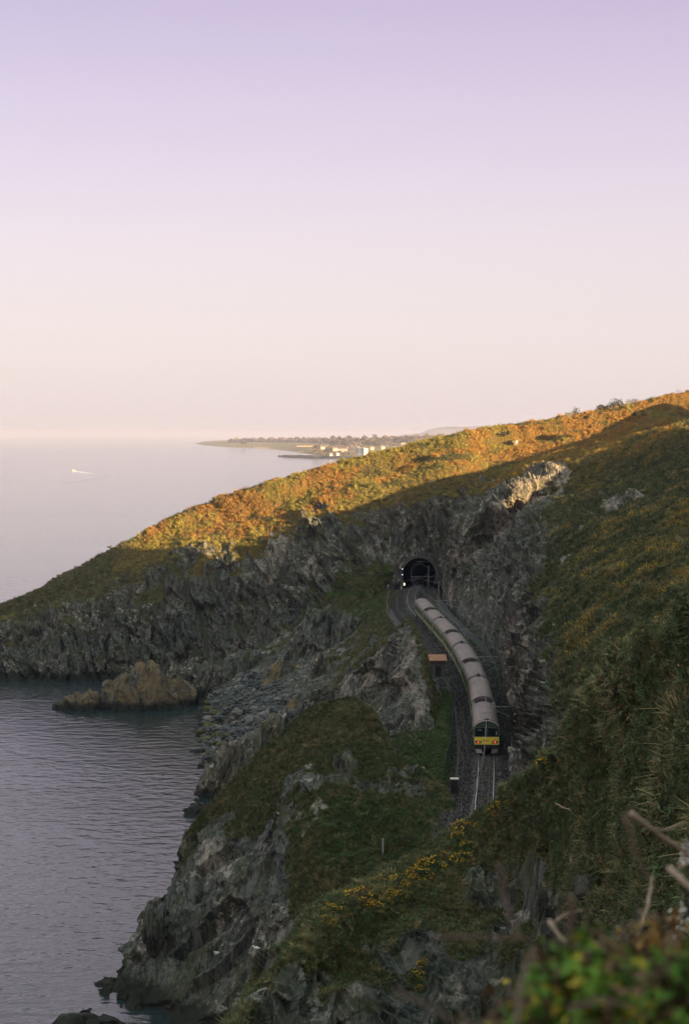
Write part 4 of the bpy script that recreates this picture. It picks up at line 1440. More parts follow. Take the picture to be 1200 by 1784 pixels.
# fences left of the line
fn = thing('wire_fence', 'post and wire fence along the seaward side of the track', 'fence')
wp = []
for k, s in enumerate(np.arange(s_of_y(232), s_of_y(445), 5.0)):
    x, y, tx, tyy = trk(s)
    o_ = -6.0 if y < 400 else -5.2
    P_ = Vector((x + tyy * o_, y - tx * o_, RAIL - .9))
    MB().tube([P_, P_ + Vector((random.uniform(-.12, .12), 0, 1.45))], .045, 5).build('post', M['timber'], fn)
    wp.append(P_)
for hh in (.5, .9, 1.3):
    MB().tube([q + Vector((0, 0, hh)) for q in wp], .012, 4).build('strand', M['grey_metal'], fn)
fn = thing('mesh_fence', 'green mesh fence at the foot of the grass bank', 'fence')
fp = [Vector(at_z(a, b_, RAIL - .75)) for a, b_ in ((788, 1262), (787, 1290), (785, 1318), (778, 1342), (774, 1370))]
M['mesh_green'] = plain('mesh_green', (0.02, 0.05, 0.035), 0.6, 0.3)
for a_, b_ in zip(fp[:-1], fp[1:]):
    mb = MB()
    for k in range(14):
        q = a_.lerp(b_, k / 14)
        mb.tube([q + Vector((0, 0, .1)), q + Vector((0, 0, 2.0))], .018, 4)
    for hh in (.15, .6, 1.05, 1.5, 1.98):
        mb.tube([a_ + Vector((0, 0, hh)), b_ + Vector((0, 0, hh))], .018, 4)
    mb.build('mesh_panel', M['mesh_green'], fn)
for q in fp:
    MB().tube([q - Vector((0, 0, .2)), q + Vector((0, 0, 2.15))], .05, 6).build('post', M['mesh_green'], fn)
p = Vector(at(667, 1518, 187))
pl = thing('metal_pole', 'thin grey metal pole standing on the knoll above the gorse', 'pole', p)
MB().tube([(0, 0, -.5), (0, 0, 3.15)], .075, 8).build('pole', M['pale_metal'], pl)
MB().tube([(-.12, 0, -.5), (-.10, 0, 1.3)], .04, 6).build('stay', M['grey_metal'], pl)
# ------------------------------------------------------------------ vegetation
def leaf_cloud(n, size, shape, seed, squash=1.0, up=0.3, hollow=0.35):
    """n leaf quads spread through a dome; returns V, F"""
    g = np.random.default_rng(seed)
    d = g.normal(size=(n, 3))
    d /= np.linalg.norm(d, axis=1)[:, None]
    d[:, 2] = np.abs(d[:, 2])
    r = hollow + (1 - hollow) * g.random(n) ** .6
    C = d * r[:, None]
    C *= (1 + .35 * perlin(C * 2.2 + seed, seed))[:, None] * np.array(shape)
    a = g.normal(size=(n, 3))
    a[:, 2] *= .7
    a /= np.linalg.norm(a, axis=1)[:, None]
    nn = d + g.normal(size=(n, 3)) * .7 + np.array((0, 0, up))
    b_ = np.cross(nn, a)
    b_ /= np.maximum(np.linalg.norm(b_, axis=1), 1e-6)[:, None]
    s = size * (.6 + .8 * g.random((n, 1)))
    a, b_ = a * s, b_ * s * .55 * squash
    V = np.stack([C - a, C + b_ * .9 - a * .1, C + a, C - b_ * .9 + a * .1], 1).reshape(-1, 3)
    return V, np.arange(4 * n).reshape(n, 4)


def blades(n, h, spread, seed, w=.022, bend=.5):
    g = np.random.default_rng(seed)
    an = g.random(n) * 6.283
    rr = spread * g.random(n) ** .5
    B = np.stack([rr * np.cos(an), rr * np.sin(an), -.05 * np.ones(n)], 1)
    out = np.stack([np.cos(an + g.normal(size=n) * .6), np.sin(an + g.normal(size=n) * .6), np.zeros(n)], 1)
    hh = h * (.55 + .6 * g.random(n))[:, None]
    lean = out * (bend * (.3 + g.random(n))[:, None]) * hh
    side = np.cross(out, (0, 0, 1.0)) * (w * (.6 + .8 * g.random(n))[:, None])
    M1 = B + lean * .3 + np.array((0, 0, 1)) * hh * .6
    T = B + lean + np.array((0, 0, 1)) * hh * .93
    V = np.stack([B - side, B + side, M1 + side * .8, M1 - side * .8, T + side * .15, T - side * .15], 1).reshape(-1, 3)
    k = np.arange(n)[:, None] * 6
    Fq = np.concatenate([k + np.array([[0, 1, 2, 3]]), k + np.array([[3, 2, 4, 5]])])
    return V, Fq


PROTO = {}
for nm, gen in (('grass', lambda s: blades(34, .75, .34, s)), ('bracken', lambda s: leaf_cloud(60, .135, (.62, .62, .42), s, .7)), ('gorse', lambda s: leaf_cloud(84, .105, (.6, .6, .6), s, .42))):
    for k in range(2):
        V, Fq = gen(50 + k)
        PROTO[nm, k] = mesh_np('proto_' + nm, V, Fq, M['leaf'], False, link=False)
for k in range(2):
    V, Fq = blades(36, .9, .5, 150 + k, .021, (.7, 1.15)[k])
    PROTO['tussock', k] = mesh_np('proto_tussock', V, Fq, M['leaf'], False, link=False)
bm = bmesh.new()
bmesh.ops.create_icosphere(bm, subdivisions=1, radius=1.0)
BV_ = np.array([v.co for v in bm.verts])
BF_ = np.array([[v.index for v in f.verts] for f in bm.faces])
bm.free()
for k in range(2):
    PROTO['ballast_stone', k] = mesh_np('proto_stone', BV_ * (1 + np.random.default_rng(k).uniform(-.3, .3, (len(BV_), 1))) * np.array((1, .8, .65)), BF_, M['leaf'], False, link=False)
V, Fq = leaf_cloud(16, .055, (.62, .62, .62), 77, 1.0, .3, .85)
PROTO['flowers', 0] = mesh_np('proto_flowers', V, Fq, M['leaf'], False, link=False)
POINTS = {k: [] for k in PROTO}


def pal(cols, n, g):
    c = np.array(cols)
    i = g.integers(0, len(c), n)
    j = g.integers(0, len(c), n)
    f = g.random((n, 1))
    return 1.75 * (c[i] * f + c[j] * (1 - f)) * (.7 + .6 * g.random((n, 1)))


GREEN = [(.030, .046, .018), (.038, .052, .022), (.046, .050, .025), (.024, .034, .016)]
LUSH = [(.032, .062, .018), (.042, .07, .022), (.05, .062, .024)]
STRAW = [(.105, .085, .042), (.08, .068, .034), (.125, .10, .05), (.052, .055, .022)]
RUST = [(.20, .085, .024), (.17, .08, .022), (.22, .125, .03), (.11, .06, .022), (.13, .11, .028), (.05, .045, .018)]
GOLD = [(.15, .125, .024), (.13, .115, .026), (.17, .12, .026), (.09, .09, .022), (.045, .05, .018)]
DARK = [(.020, .030, .012), (.028, .036, .015), (.035, .034, .016)]
FLOWER = [(.40, .22, .012), (.34, .17, .012), (.44, .27, .02)]


def scatter(name, n, size, kinds, idx=0, flowers=0.0, dry_shift=0.0, edge=.35, upright=.6, patchy=0.0):
    """n clumps on the turf of one sheet; kinds(dry, noise, rng) -> (kind name array, colour array)"""
    Q, Fc, ge, de = SHEETS[name][idx]
    g = np.random.default_rng(len(name) * 13 + n)
    A, B_, C_, D_ = Q[Fc[:, 0]], Q[Fc[:, 1]], Q[Fc[:, 2]], Q[Fc[:, 3]]
    cen = (A + B_ + C_ + D_) / 4
    nr = np.cross(C_ - A, D_ - B_)
    ar = np.linalg.norm(nr, axis=1) * .5
    nr = nr / np.maximum(ar * 2, 1e-9)[:, None]
    nr[nr[:, 2] < 0] *= -1
    gw = ge[Fc].mean(1)
    x, y = project(cen)
    ok = (x > -50) & (x < 1250) & (y > 640) & (y < 1850) & (gw > edge)
    w = ar * ok * gw
    if patchy:
        w = w * sstep(perlin(cen / 5.0, 67) + .4 * perlin(cen / 1.8, 68), .05, .45)
    yy_ = cen[:, 1]
    w = w * np.clip(60.0 / np.maximum(yy_, 20), .2, 1.6) ** (.55 if name == 'near_slope' else 0)
    if not w.sum() > 0:
        return
    fi = g.choice(len(Fc), n, p=w / w.sum())
    u, v = g.random((n, 1)), g.random((n, 1))
    P = (A[fi] * (1 - u) + B_[fi] * u) * (1 - v) + (D_[fi] * (1 - u) + C_[fi] * u) * v
    dry = np.clip(de[Fc[fi, 0]] + dry_shift, 0, 1)
    ns = perlin(P / 6.0, 61) + .5 * perlin(P / 2.0, 62)
    kd, col = kinds(dry, ns, g, P)
    if name == 'near_slope':
        col = col * 1.3
    s = size[0] + (size[1] - size[0]) * g.random(n) ** 1.8
    s *= np.clip(1 + .5 * ns, .6, 1.6)
    ax = nr[fi] * (1 - upright) + np.array((0, 0, upright))
    ax /= np.linalg.norm(ax, axis=1)[:, None]
    rx = np.arctan2(-ax[:, 1], ax[:, 2])
    ry = np.arcsin(np.clip(ax[:, 0], -1, 1))
    rot = np.stack([rx, ry, g.random(n) * 6.283], 1)
    scl = np.stack([s * (.8 + .5 * g.random(n)), s * (.8 + .5 * g.random(n)), s * (.75 + .6 * g.random(n))], 1)
    for k in ('grass', 'bracken', 'gorse', 'tussock'):
        m_ = kd == k
        v_ = g.integers(0, 2, n)
        for q in range(2):
            mm = m_ & (v_ == q)
            POINTS[k, q].append((P[mm], rot[mm], scl[mm], col[mm]))
        if k == 'gorse' and flowers:
            fl = m_ & (ns + g.normal(size=n) * .3 > .55 - flowers)
            POINTS['flowers', 0].append((P[fl] + np.array((0, 0, .06)), rot[fl], scl[fl] * 1.02, pal(FLOWER, int(fl.sum()), g)))


def soften(col, idx, k):
    """pull clump colours of a patch towards their own mean"""
    if idx.any():
        col[idx] = col[idx] * (1 - k) + col[idx].mean(0) * k


def kinds_headland(dry, ns, g, P):
    n = len(dry)
    big = perlin(P / 17.0, 63) + .5 * perlin(P / 7.0, 64)
    band = perlin(P * np.array((.06, .10, .75)), 65)
    rust = dry + .30 * big > .84
    gold = ~rust & (dry > .5)
    col = pal(GREEN + STRAW, n, g)
    col[gold] = pal(GOLD + STRAW[:1], int(gold.sum()), g)
    col[rust] = pal(RUST, int(rust.sum()), g)
    soften(col, rust, .55)
    soften(col, gold, .5)
    dk = (band + .4 * ns < -.38) & (dry > .45)
    col[dk] = pal(DARK + GREEN, int(dk.sum()), g)
    kd = np.where(dk, 'gorse', np.where(g.random(n) < .35, 'grass', 'bracken'))
    return kd, col


def kinds_slope(dry, ns, g, P):
    n = len(dry)
    warm = dry + .22 * ns > .56
    col = pal(GREEN + DARK + STRAW[1:2], n, g)
    col[warm] = pal(STRAW + GREEN + GOLD[3:], int(warm.sum()), g)
    hot = dry > .8
    col[hot] = pal(RUST + GOLD, int(hot.sum()), g)
    r = g.random(n)
    kd = np.where(warm & (r < .5), 'gorse', np.where(r < .45, 'bracken', 'grass'))
    return kd, col


def kinds_turf(dry, ns, g, P):
    n = len(dry)
    col = pal(GREEN + STRAW[3:], n, g)
    lush = dry < .2
    col[lush] = pal(LUSH + GREEN, int(lush.sum()), g)
    br = dry + .34 * ns > .36
    col[br] = pal(STRAW + GREEN, int(br.sum()), g)
    kd = np.where(g.random(n) < .85, 'grass', 'bracken')
    return kd, col


def kinds_tussock(dry, ns, g, P):
    n = len(dry)
    return np.full(n, 'tussock'), 1.25 * pal(STRAW + STRAW[:2] + GREEN[1:3], n, g)


scatter('near_slope', 5200, (.18, .5), kinds_tussock, edge=.25, upright=.45, patchy=.9)
scatter('knoll', 7000, (.22, .5), kinds_tussock, upright=.35)
scatter('cutting_wall', 6000, (.35, .75), kinds_tussock, upright=.35)
scatter('headland', 62000, (.45, 1.25), kinds_headland, upright=.5)
scatter('cutting_wall', 70000, (.3, .85), kinds_slope, flowers=.42, upright=.5)
scatter('knoll', 46000, (.22, .6), kinds_turf)
def kinds_scrub(dry, ns, g, P):
    n = len(dry)
    kd = np.where(g.random(n) < .55, 'gorse', 'bracken')
    col = pal(DARK + GREEN, n, g)
    b_ = ns > .25
    col[b_] = pal(STRAW[3:] + GREEN + [(.07, .05, .03)], int(b_.sum()), g)
    return kd, col


scatter('near_slope', 52000, (.14, .42), kinds_turf)
scatter('near_slope', 26000, (.22, .6), kinds_scrub, edge=.2)
scatter('near_slope', 3000, (.3, .6), kinds_slope, flowers=.1, patchy=1.0)
scatter('cutting_wall', 6000, (.3, .6), kinds_scrub, edge=.12, patchy=1.0)
scatter('cove_slope', 14000, (.25, .7), kinds_turf)
scatter('rock_crag', 5000, (.2, .5), kinds_turf)
scatter('grass_bank', 5000, (.2, .42), kinds_turf)
for nm_ in ('rock_ridge', 'crag', 'rock_shelf'):
    scatter(nm_, 900, (.25, .55), kinds_turf)


g_ = np.random.default_rng(88)
ne = 5200
se = g_.uniform(s_of_y(160), s_of_y(455), ne)
ex, ey = np.interp(se, TRS, TRX), np.interp(se, TRS, TRY)
oe = np.interp(ey, [160, 235, 275, 395, 425, 455], [-3.7, -3.6, -5.8, -5.8, -4.4, -3.9]) - np.abs(g_.normal(size=ne)) * .8 + .35 * perlin(np.stack([se / 4, se * 0, se * 0], 1), 5) * 2
right = g_.random(ne) < .3
oe = np.where(right, 4.2 + g_.random(ne) * 1.4, oe)
Pe = np.stack([ex + oe, ey, np.where(right, RAIL - .62, RAIL - .72)], 1)
ze = np.stack([np.zeros(ne), np.zeros(ne), g_.random(ne) * 6.28], 1)
sc_ = (.18 + .4 * g_.random((ne, 1)) ** 2) * np.ones((1, 3))
for k in range(2):
    nb = 26000
    sb = s_of_y(165) + (s_of_y(460) - s_of_y(165)) * g_.random(nb) ** 1.5
    bx_, by_ = np.interp(sb, TRS, TRX), np.interp(sb, TRS, TRY)
    ob_ = g_.uniform(-4.4, 4.2, nb)
    zb_ = np.interp(ob_, [-6, -3.4, -2.2, -1.55, 1.55, 2.2, 3.6, 6], [-.70, -.62, -.42, -.16, -.16, -.42, -.62, -.62])
    cb_ = np.array([(.030, .033, .035), (.055, .057, .057), (.085, .08, .074), (.06, .045, .035)])[g_.integers(0, 4, nb)] * g_.uniform(.5, 1.5, (nb, 1))
    sb_ = (.05 + .11 * g_.random((nb, 1)) ** 2) * np.ones((1, 3))
    POINTS['ballast_stone', k].append((np.stack([bx_ + ob_, by_, RAIL + zb_ + .01], 1), g_.random((nb, 3)) * 6.28, sb_, cb_))
POINTS['grass', 0].append((Pe, ze, sc_, pal(GREEN + STRAW + LUSH, ne, g_)))


def instancer(name, proto, pts):
    P = np.concatenate([p[0] for p in pts])
    if not len(P):
        return
    me = bpy.data.meshes.new(name)
    me.vertices.add(len(P))
    me.vertices.foreach_set('co', P.astype(np.float32).ravel())
    for an, i in (('rot', 1), ('scl', 2)):
        a = me.attributes.new(an, 'FLOAT_VECTOR', 'POINT')
        a.data.foreach_set('vector', np.concatenate([p[i] for p in pts]).astype(np.float32).ravel())
    a = me.attributes.new('col', 'FLOAT_COLOR', 'POINT')
    c = np.ones((len(P), 4), np.float32)
    c[:, :3] = np.concatenate([p[3] for p in pts])
    a.data.foreach_set('color', c.ravel())
    o = bpy.data.objects.new(name, me)
    COL.objects.link(o)
    ng = bpy.data.node_groups.new('scatter_' + name, 'GeometryNodeTree')
    ng.interface.new_socket('Geometry', in_out='INPUT', socket_type='NodeSocketGeometry')
    ng.interface.new_socket('Geometry', in_out='OUTPUT', socket_type='NodeSocketGeometry')
    gi, go = ng.nodes.new('NodeGroupInput'), ng.nodes.new('NodeGroupOutput')
    ip = ng.nodes.new('GeometryNodeInstanceOnPoints')
    oi = ng.nodes.new('GeometryNodeObjectInfo')
    oi.inputs['Object'].default_value = proto
    oi.inputs['As Instance'].default_value = True
    ra, sa = ng.nodes.new('GeometryNodeInputNamedAttribute'), ng.nodes.new('GeometryNodeInputNamedAttribute')
    for a_, n_ in ((ra, 'rot'), (sa, 'scl')):
        a_.data_type = 'FLOAT_VECTOR'
        a_.inputs['Name'].default_value = n_
    er = ng.nodes.new('FunctionNodeEulerToRotation')
    L = ng.links.new
    L(gi.outputs[0], ip.inputs['Points'])
    L(oi.outputs['Geometry'], ip.inputs['Instance'])
    L(ra.outputs['Attribute'], er.inputs[0])
    L(er.outputs[0], ip.inputs['Rotation'])
    L(sa.outputs['Attribute'], ip.inputs['Scale'])
    L(ip.outputs[0], go.inputs[0])
    md = o.modifiers.new('scatter', 'NODES')
    md.node_group = ng
    tag(o, kind='stuff')
    return o


NAMES = {'ballast_stone': 'ballast_stones', 'tussock': 'tussock_grass', 'grass': 'grass', 'bracken': 'bracken', 'gorse': 'undergrowth', 'flowers': 'gorse_blossom'}
for key, pts in POINTS.items():
    if pts:
        instancer(NAMES[key[0]], PROTO[key], pts)

# --- single gorse bushes and shrubs
M['gorse_green'] = make_foliage('gorse_green', (0.018, 0.034, 0.012), (0.05, 0.075, 0.025), 4.0)
M['gorse_brown'] = make_foliage('gorse_brown', (0.06, 0.05, 0.025), (0.15, 0.11, 0.05), 4.0)
M['blossom'] = make_foliage('blossom', (0.62, 0.33, 0.015), (0.85, 0.52, 0.03), 6.0)
M['olive'] = make_foliage('olive_leaf', (0.06, 0.05, 0.02), (0.15, 0.11, 0.04), 1.5)
M['dark_shrub'] = make_foliage('dark_shrub', (0.018, 0.020, 0.010), (0.05, 0.045, 0.02), 1.5)
M['twig'] = plain('dead_twig', (0.34, 0.25, 0.185), 0.8, 0.2, 0, 0.3, 20.0)
M['brown_stem'] = plain('brown_stem', (0.12, 0.085, 0.065), 0.85, 0.2, 0, 0.3, 20.0)
M['stem'] = plain('bark', (0.07, 0.05, 0.035), 0.9, 0.1, 0, 0.3, 5.0)


def stems(n, h, spread, r, seed):
    g = random.Random(seed)
    mb = MB()
    for _ in range(n):
        a = g.uniform(0, 6.28)
        q = spread * g.uniform(.3, 1)
        mb.tube([(0, 0, -.3), (.4 * q * math.cos(a), .4 * q * math.sin(a), h * .5), (q * math.cos(a + .2), q * math.sin(a + .2), h * g.uniform(.8, 1.05))], [r, r * .7, r * .3], 4)
    return mb


def surf(px, py, name, idx=0):
    """sheet vertex seen nearest to a pixel, preferring the one closest to the camera"""
    Q = SHEETS[name][idx][0]
    x, y = project(Q)
    q = np.hypot(x - px, y - py)
    c = np.where(q < max(6, q.min() + 2))[0]
    return Vector(Q[c[np.argmin(Q[c, 1])]])


GM = []
for k in range(4):
    V, Fq = leaf_cloud(620, .075, (.8, .8, .75), 90 + k, .55, .3, .45)
    W, Gq = leaf_cloud(420, .045, (.84, .84, .8), 90 + k, 1.0, .4, .86)
    W = W.reshape(-1, 4, 3)
    W = W[perlin(W.mean(1) * 2.2 + k * 9, 91) > .02]
    Gq = np.arange(len(W) * 4).reshape(-1, 4)
    W = W.reshape(-1, 3)
    GM.append((V, Fq, W, Gq))
proto_g = []
for k in range(4):
    th = thing('gorse_bush', 'yellow flowering gorse bush on the crest of the near slope', 'bush', (0, 0, 0), 0, 'gorse bushes on the crest of the near slope')
    V, Fq, W, Gq = GM[k]
    mesh_np('foliage', V, Fq, M['gorse_brown' if k == 3 else 'gorse_green'], False, parent=th)
    mesh_np('blossom', W, Gq, M['blossom'], False, parent=th)
    stems(7, .6, .5, .02, k).build('stem', M['stem'], th)
    proto_g.append(th)
GS = [(572, 1592, .8), (590, 1580, 1.0), (606, 1575, .9), (622, 1560, 1.1), (640, 1560, 1.2), (648, 1575, .8), (655, 1545, 1.1), (672, 1532, 1.0), (690, 1522, 1.1), (706, 1512, 1.0), (722, 1506, .9),
      (740, 1500, 1.2), (760, 1495, 1.2), (778, 1486, 1.1), (796, 1478, 1.1), (808, 1468, .8), (792, 1440, 1.0), (812, 1436, 1.0), (832, 1425, .9), (680, 1555, .9), (700, 1545, .8),
      (855, 1405, .9), (875, 1398, .9), (895, 1388, .8), (950, 1330, .8), (968, 1318, .9), (720, 1690, .7), (735, 1700, .7), (745, 1672, .6)]
for k, (px, py, s_) in enumerate(GS):
    o = proto_g[k] if k < 4 else copy_tree(proto_g[(k * 7) % 4])
    px, py, s_ = px + 9 * math.sin(k * 5.1), py + 7 * math.sin(k * 3.3) + 2, s_ * (.78 + .34 * math.sin(k * 2.7))
    p = surf(px, py + 6, 'near_slope')
    o.location = p - Vector((0, 0, .1))
    o.rotation_euler = (0, 0, k * 1.7)
    o.scale = (s_ * .95, s_ * .95, s_ * .8)
    if k >= 26:
        o['label'] = 'gorse bush with orange flowers clinging to the rock face below the crest'
        o['group'] = 'gorse bushes on the rock face'


def shrub(name, label, cat, px, py, d, wpx, hpx, mat, seed, n=4200, leaf=.2, sink=.2, depth=None):
    p = Vector(at(px, py, d))
    w, h = wpx * d / F / 2, hpx * d / F
    th = thing(name, label, cat, p)
    V, Fq = leaf_cloud(n, leaf, (w, depth or w * .8, h), seed, .6, .3, .3)
    mesh_np('foliage', V - np.array((0, 0, sink * h)), Fq, M[mat], False, parent=th)
    stems(9, h * .95, w * .8, .03, seed).build('stem', M['stem'], th)
    return th


shrub('shrub', 'small round shrub alone on the skyline beside the low wall', 'bush', 1002, 722, 528, 19, 17, 'olive', 201, 420)
shrub('shrub', 'low dark end of the shrub clump on the skyline', 'bush', 1050, 718, 532, 30, 15, 'dark_shrub', 202)
shrub('shrub', 'tallest dark shrub in the middle of the skyline clump', 'bush', 1074, 717, 532, 42, 26, 'dark_shrub', 203)
shrub('shrub', 'rounded olive shrub at the right end of the skyline clump', 'bush', 1106, 714, 533, 42, 24, 'olive', 204)
shrub('shrub', 'dark shrub in front of the stone stub near the right edge of the skyline', 'bush', 1150, 712, 530, 36, 20, 'dark_shrub', 205)
shrub('shrub', 'large dark shrub covering the skyline at the right edge', 'bush', 1186, 704, 534, 60, 30, 'dark_shrub', 206, 1400)
shrub('shrub', 'dark gorse shrub on the sunlit slope below the skyline clump', 'bush', 1120, 722, 492, 40, 9, 'dark_shrub', 207)
shrub('shrub', 'small dark shrub in the bright grass below the round shrub', 'bush', 1020, 728, 508, 12, 6, 'dark_shrub', 208, 250)
shrub('shrub', 'straggly shrub rooted on the lowest step of the knoll cliff', 'bush', 235, 1668, 205, 26, 20, 'dark_shrub', 209, 260, .12)
wl = thing('stone_wall', 'low stub of stone wall on the skyline left of the round shrub', 'wall', at(990, 725, 526))
MB().box(-.9, .9, -.3, .3, -.4, .8).build('wall', M['stone'], wl)
MB().box(-.95, .95, -.35, .35, .8, .95).build('coping', M['stone'], wl)
wl = thing('stone_block', 'stone stub with a thin post beside the dark shrubs at the right skyline', 'block', at(1157, 708, 532))
MB().box(-1.0, 1.0, -.4, .4, -.6, 1.3).build('block', M['stone'], wl)
MB().tube([(-.6, 0, 1.3), (-.6, 0, 2.6)], .05, 5).build('post', M['timber'], wl)

# --- dead branches and stems
def branch(label, pts, r, seed, side=3, group=None, name='dead_twig', mat='twig', cat='stem'):
    g = random.Random(seed)
    P = [Vector(at(*p)) for p in pts]
    mb = MB()
    Q = []
    for a_, b_ in zip(P[:-1], P[1:]):
        L_ = (b_ - a_).length
        for k in range(4):
            Q.append(a_.lerp(b_, k / 4) + Vector((g.uniform(-1, 1), g.uniform(-1, 1), g.uniform(-1, 1))) * L_ * .025)
    Q.append(P[-1])
    mb.tube(Q, [r * (1 - .5 * i / len(Q)) for i in range(len(Q))], 7)
    L_ = (P[-1] - P[0]).length
    for k in range(side):
        i = g.randrange(1, len(Q) - 1)
        d_ = (Q[i + 1] - Q[i]).normalized()
        v_ = (d_ + Vector((g.uniform(-1, 1), g.uniform(-.6, .6), g.uniform(-.6, 1)))).normalized() * L_ * g.uniform(.15, .35)
        mb.tube([Q[i], Q[i] + v_ * .5, Q[i] + v_ + Vector((0, 0, .04 * L_))], [r * .5, r * .35, r * .15], 5)
    o = mb.build(name, M[mat], None, True)
    return tag(o, label, cat, group)


branch('thick pale dead stem slanting out of the right edge', [(1102, 1419, 8.0), (1165, 1466, 8.2), (1225, 1512, 8.4)], .0125, 1, 1)
branch('blurred dead stem at the right edge under the thick pale one', [(1164, 1512, 6.5), (1195, 1540, 6.4), (1225, 1572, 6.3)], .012, 2, 0)
branch('short stub of a twig poking in at the right edge', [(1180, 1511, 8.2), (1225, 1493, 8.2)], .007, 3, 0)
branch('thin curved dead stem rising from the orange bracken', [(1136, 1528, 9.5), (1129, 1570, 9.4), (1118, 1606, 9.3), (1106, 1640, 9.2)], .010, 4, 1)
branch('short pale twig above the yellow green bramble', [(956, 1606, 7.5), (972, 1628, 7.4), (992, 1650, 7.3)], .010, 5, 0)
branch('thin twig crossing the upright stem above the bramble', [(966, 1606, 9.0), (985, 1592, 9.0), (1014, 1585, 9.0)], .006, 6, 1)
branch('blurred upright brown stem left of the pale twig', [(994, 1560, 4.6), (997, 1600, 4.6), (990, 1655, 4.6)], .009, 7, 0, None, 'dead_twig', 'brown_stem')
branch('long blurred stem leaning across the rock face', [(1086, 1418, 4.4), (1108, 1490, 4.4), (1138, 1545, 4.4)], .006, 8, 1, None, 'dead_twig', 'brown_stem')
branch('very blurred level twig left of the bramble', [(756, 1634, 4.6), (830, 1632, 4.6), (925, 1636, 4.6)], .005, 9, 1, None, 'dead_twig', 'brown_stem')
branch('blurred forked twig near the bottom left of the bramble', [(900, 1790, 4.2), (905, 1720, 4.3), (930, 1650, 4.4)], .007, 10, 2, None, 'dead_twig', 'brown_stem')
branch('blurred twig arching over the bottom of the bramble', [(990, 1760, 3.8), (1040, 1742, 3.8), (1100, 1752, 3.8)], .006, 11, 1, None, 'dead_twig', 'brown_stem')
branch('blurred faint twig slanting down to the bottom edge', [(690, 1726, 4.2), (760, 1762, 4.2), (830, 1800, 4.2)], .005, 12, 1, None, 'dead_twig', 'brown_stem')
branch('blurred upright twig standing before the rock outcrop', [(868, 1505, 4.8), (880, 1570, 4.8), (905, 1640, 4.7)], .006, 13, 1, None, 'dead_twig', 'brown_stem')
branch('bleached crooked branch on the slope above the rock face', [(968, 1342, 97), (985, 1352, 96), (1000, 1378, 95), (1012, 1390, 95)], .06, 14, 5, None, 'dead_branch', 'twig', 'branch')
branch('dark bare branch arching along the edge of the cutting', [(900, 1392, 116), (935, 1372, 115), (960, 1345, 112), (985, 1345, 110)], .07, 15, 6, None, 'dead_branch', 'stem', 'branch')
branch('grey forked branch lying on the near slope by a straw tussock', [(968, 1400, 92), (990, 1410, 91), (1004, 1425, 90), (1012, 1435, 90)], .035, 16, 4, None, 'dead_branch', 'twig', 'branch')

# --- out of focus plants right in front of the camera
M['bramble'] = make_foliage('bramble_leaf', (0.04, 0.10, 0.014), (0.14, 0.26, 0.035), 9.0)
M['yellow_leaf'] = make_foliage('yellow_leaf', (0.30, 0.28, 0.03), (0.50, 0.42, 0.06), 9.0)
M['brown_leaf'] = make_foliage('brown_leaf', (0.075, 0.05, 0.032), (0.17, 0.11, 0.06), 9.0)
M['orange_leaf'] = make_foliage('orange_leaf', (0.18, 0.10, 0.03), (0.28, 0.16, 0.04), 9.0)
M['white_petal'] = plain('white_petal', (0.72, 0.66, 0.60), 0.7, 0.2, 0, 0.1, 9.0)


def close_plant(name, label, cat, px, py, d, wpx, hpx, parts, seed, leaf=.019):
    p = Vector(at(px, py, d))
    w, h = wpx * d / F / 2, hpx * d / F
    th = thing(name, label, cat, p)
    for k, (nm, mat, n) in enumerate(parts):
        V, Fq = leaf_cloud(n * 3, leaf, (w, w * .7, h), seed + k, 1.1, .6, .25)
        mesh_np(nm, V, Fq, M[mat], False, parent=th)
    stems(10, h, w * .9, .006, seed).build('stem', M['stem'], th)
    return th


close_plant('bramble_bush', 'bright green bramble close to the camera at the bottom right', 'bramble', 1015, 1800, 4.6, 260, 180, (('leaf', 'bramble', 260), ('yellow_leaf', 'yellow_leaf', 70), ('dry_leaf', 'brown_leaf', 120)), 301)
close_plant('bramble_bush', 'green bramble filling the bottom right corner', 'bramble', 1185, 1815, 4.3, 180, 170, (('leaf', 'bramble', 200), ('yellow_leaf', 'yellow_leaf', 25), ('dry_leaf', 'brown_leaf', 160)), 302)
close_plant('bracken_clump', 'orange brown bracken behind the green bramble at the right edge', 'bracken', 1140, 1760, 6.0, 230, 165, (('leaf', 'orange_leaf', 260), ('dry_leaf', 'brown_leaf', 320)), 303)
close_plant('bracken_clump', 'dull brown dead bracken at the bottom of the picture left of the bramble', 'bracken', 880, 1860, 4.8, 230, 130, (('leaf', 'brown_leaf', 90), ('yellow_leaf', 'yellow_leaf', 8)), 304)
close_plant('bracken_clump', 'tangle of brown dead stalks above the green bramble', 'bracken', 1050, 1800, 6.5, 330, 190, (('leaf', 'brown_leaf', 420), ('yellow_leaf', 'yellow_leaf', 40)), 305)
for lab, px, py, d, w, h, sd in (('white wildflowers on a stalk above the orange bracken', 1180, 1630, 9.0, 60, 62, 311), ('white flower head at the right edge under the thick dead stem', 1195, 1500, 9.5, 26, 40, 312)):
    p = Vector(at(px, py, d))
    th = thing('wildflower', lab, 'flower', p)
    wm, hm = w * d / F / 2, h * d / F
    V, Fq = leaf_cloud(90, .008, (wm, wm * .6, hm), sd, 1.3, .6, .5)
    V[:, 2] += .45 * V[:, 0]
    mesh_np('petal', V, Fq, M['white_petal'], False, parent=th)
    stems(7, hm * .9, wm * .8, .003, sd).build('stem', M['stem'], th)
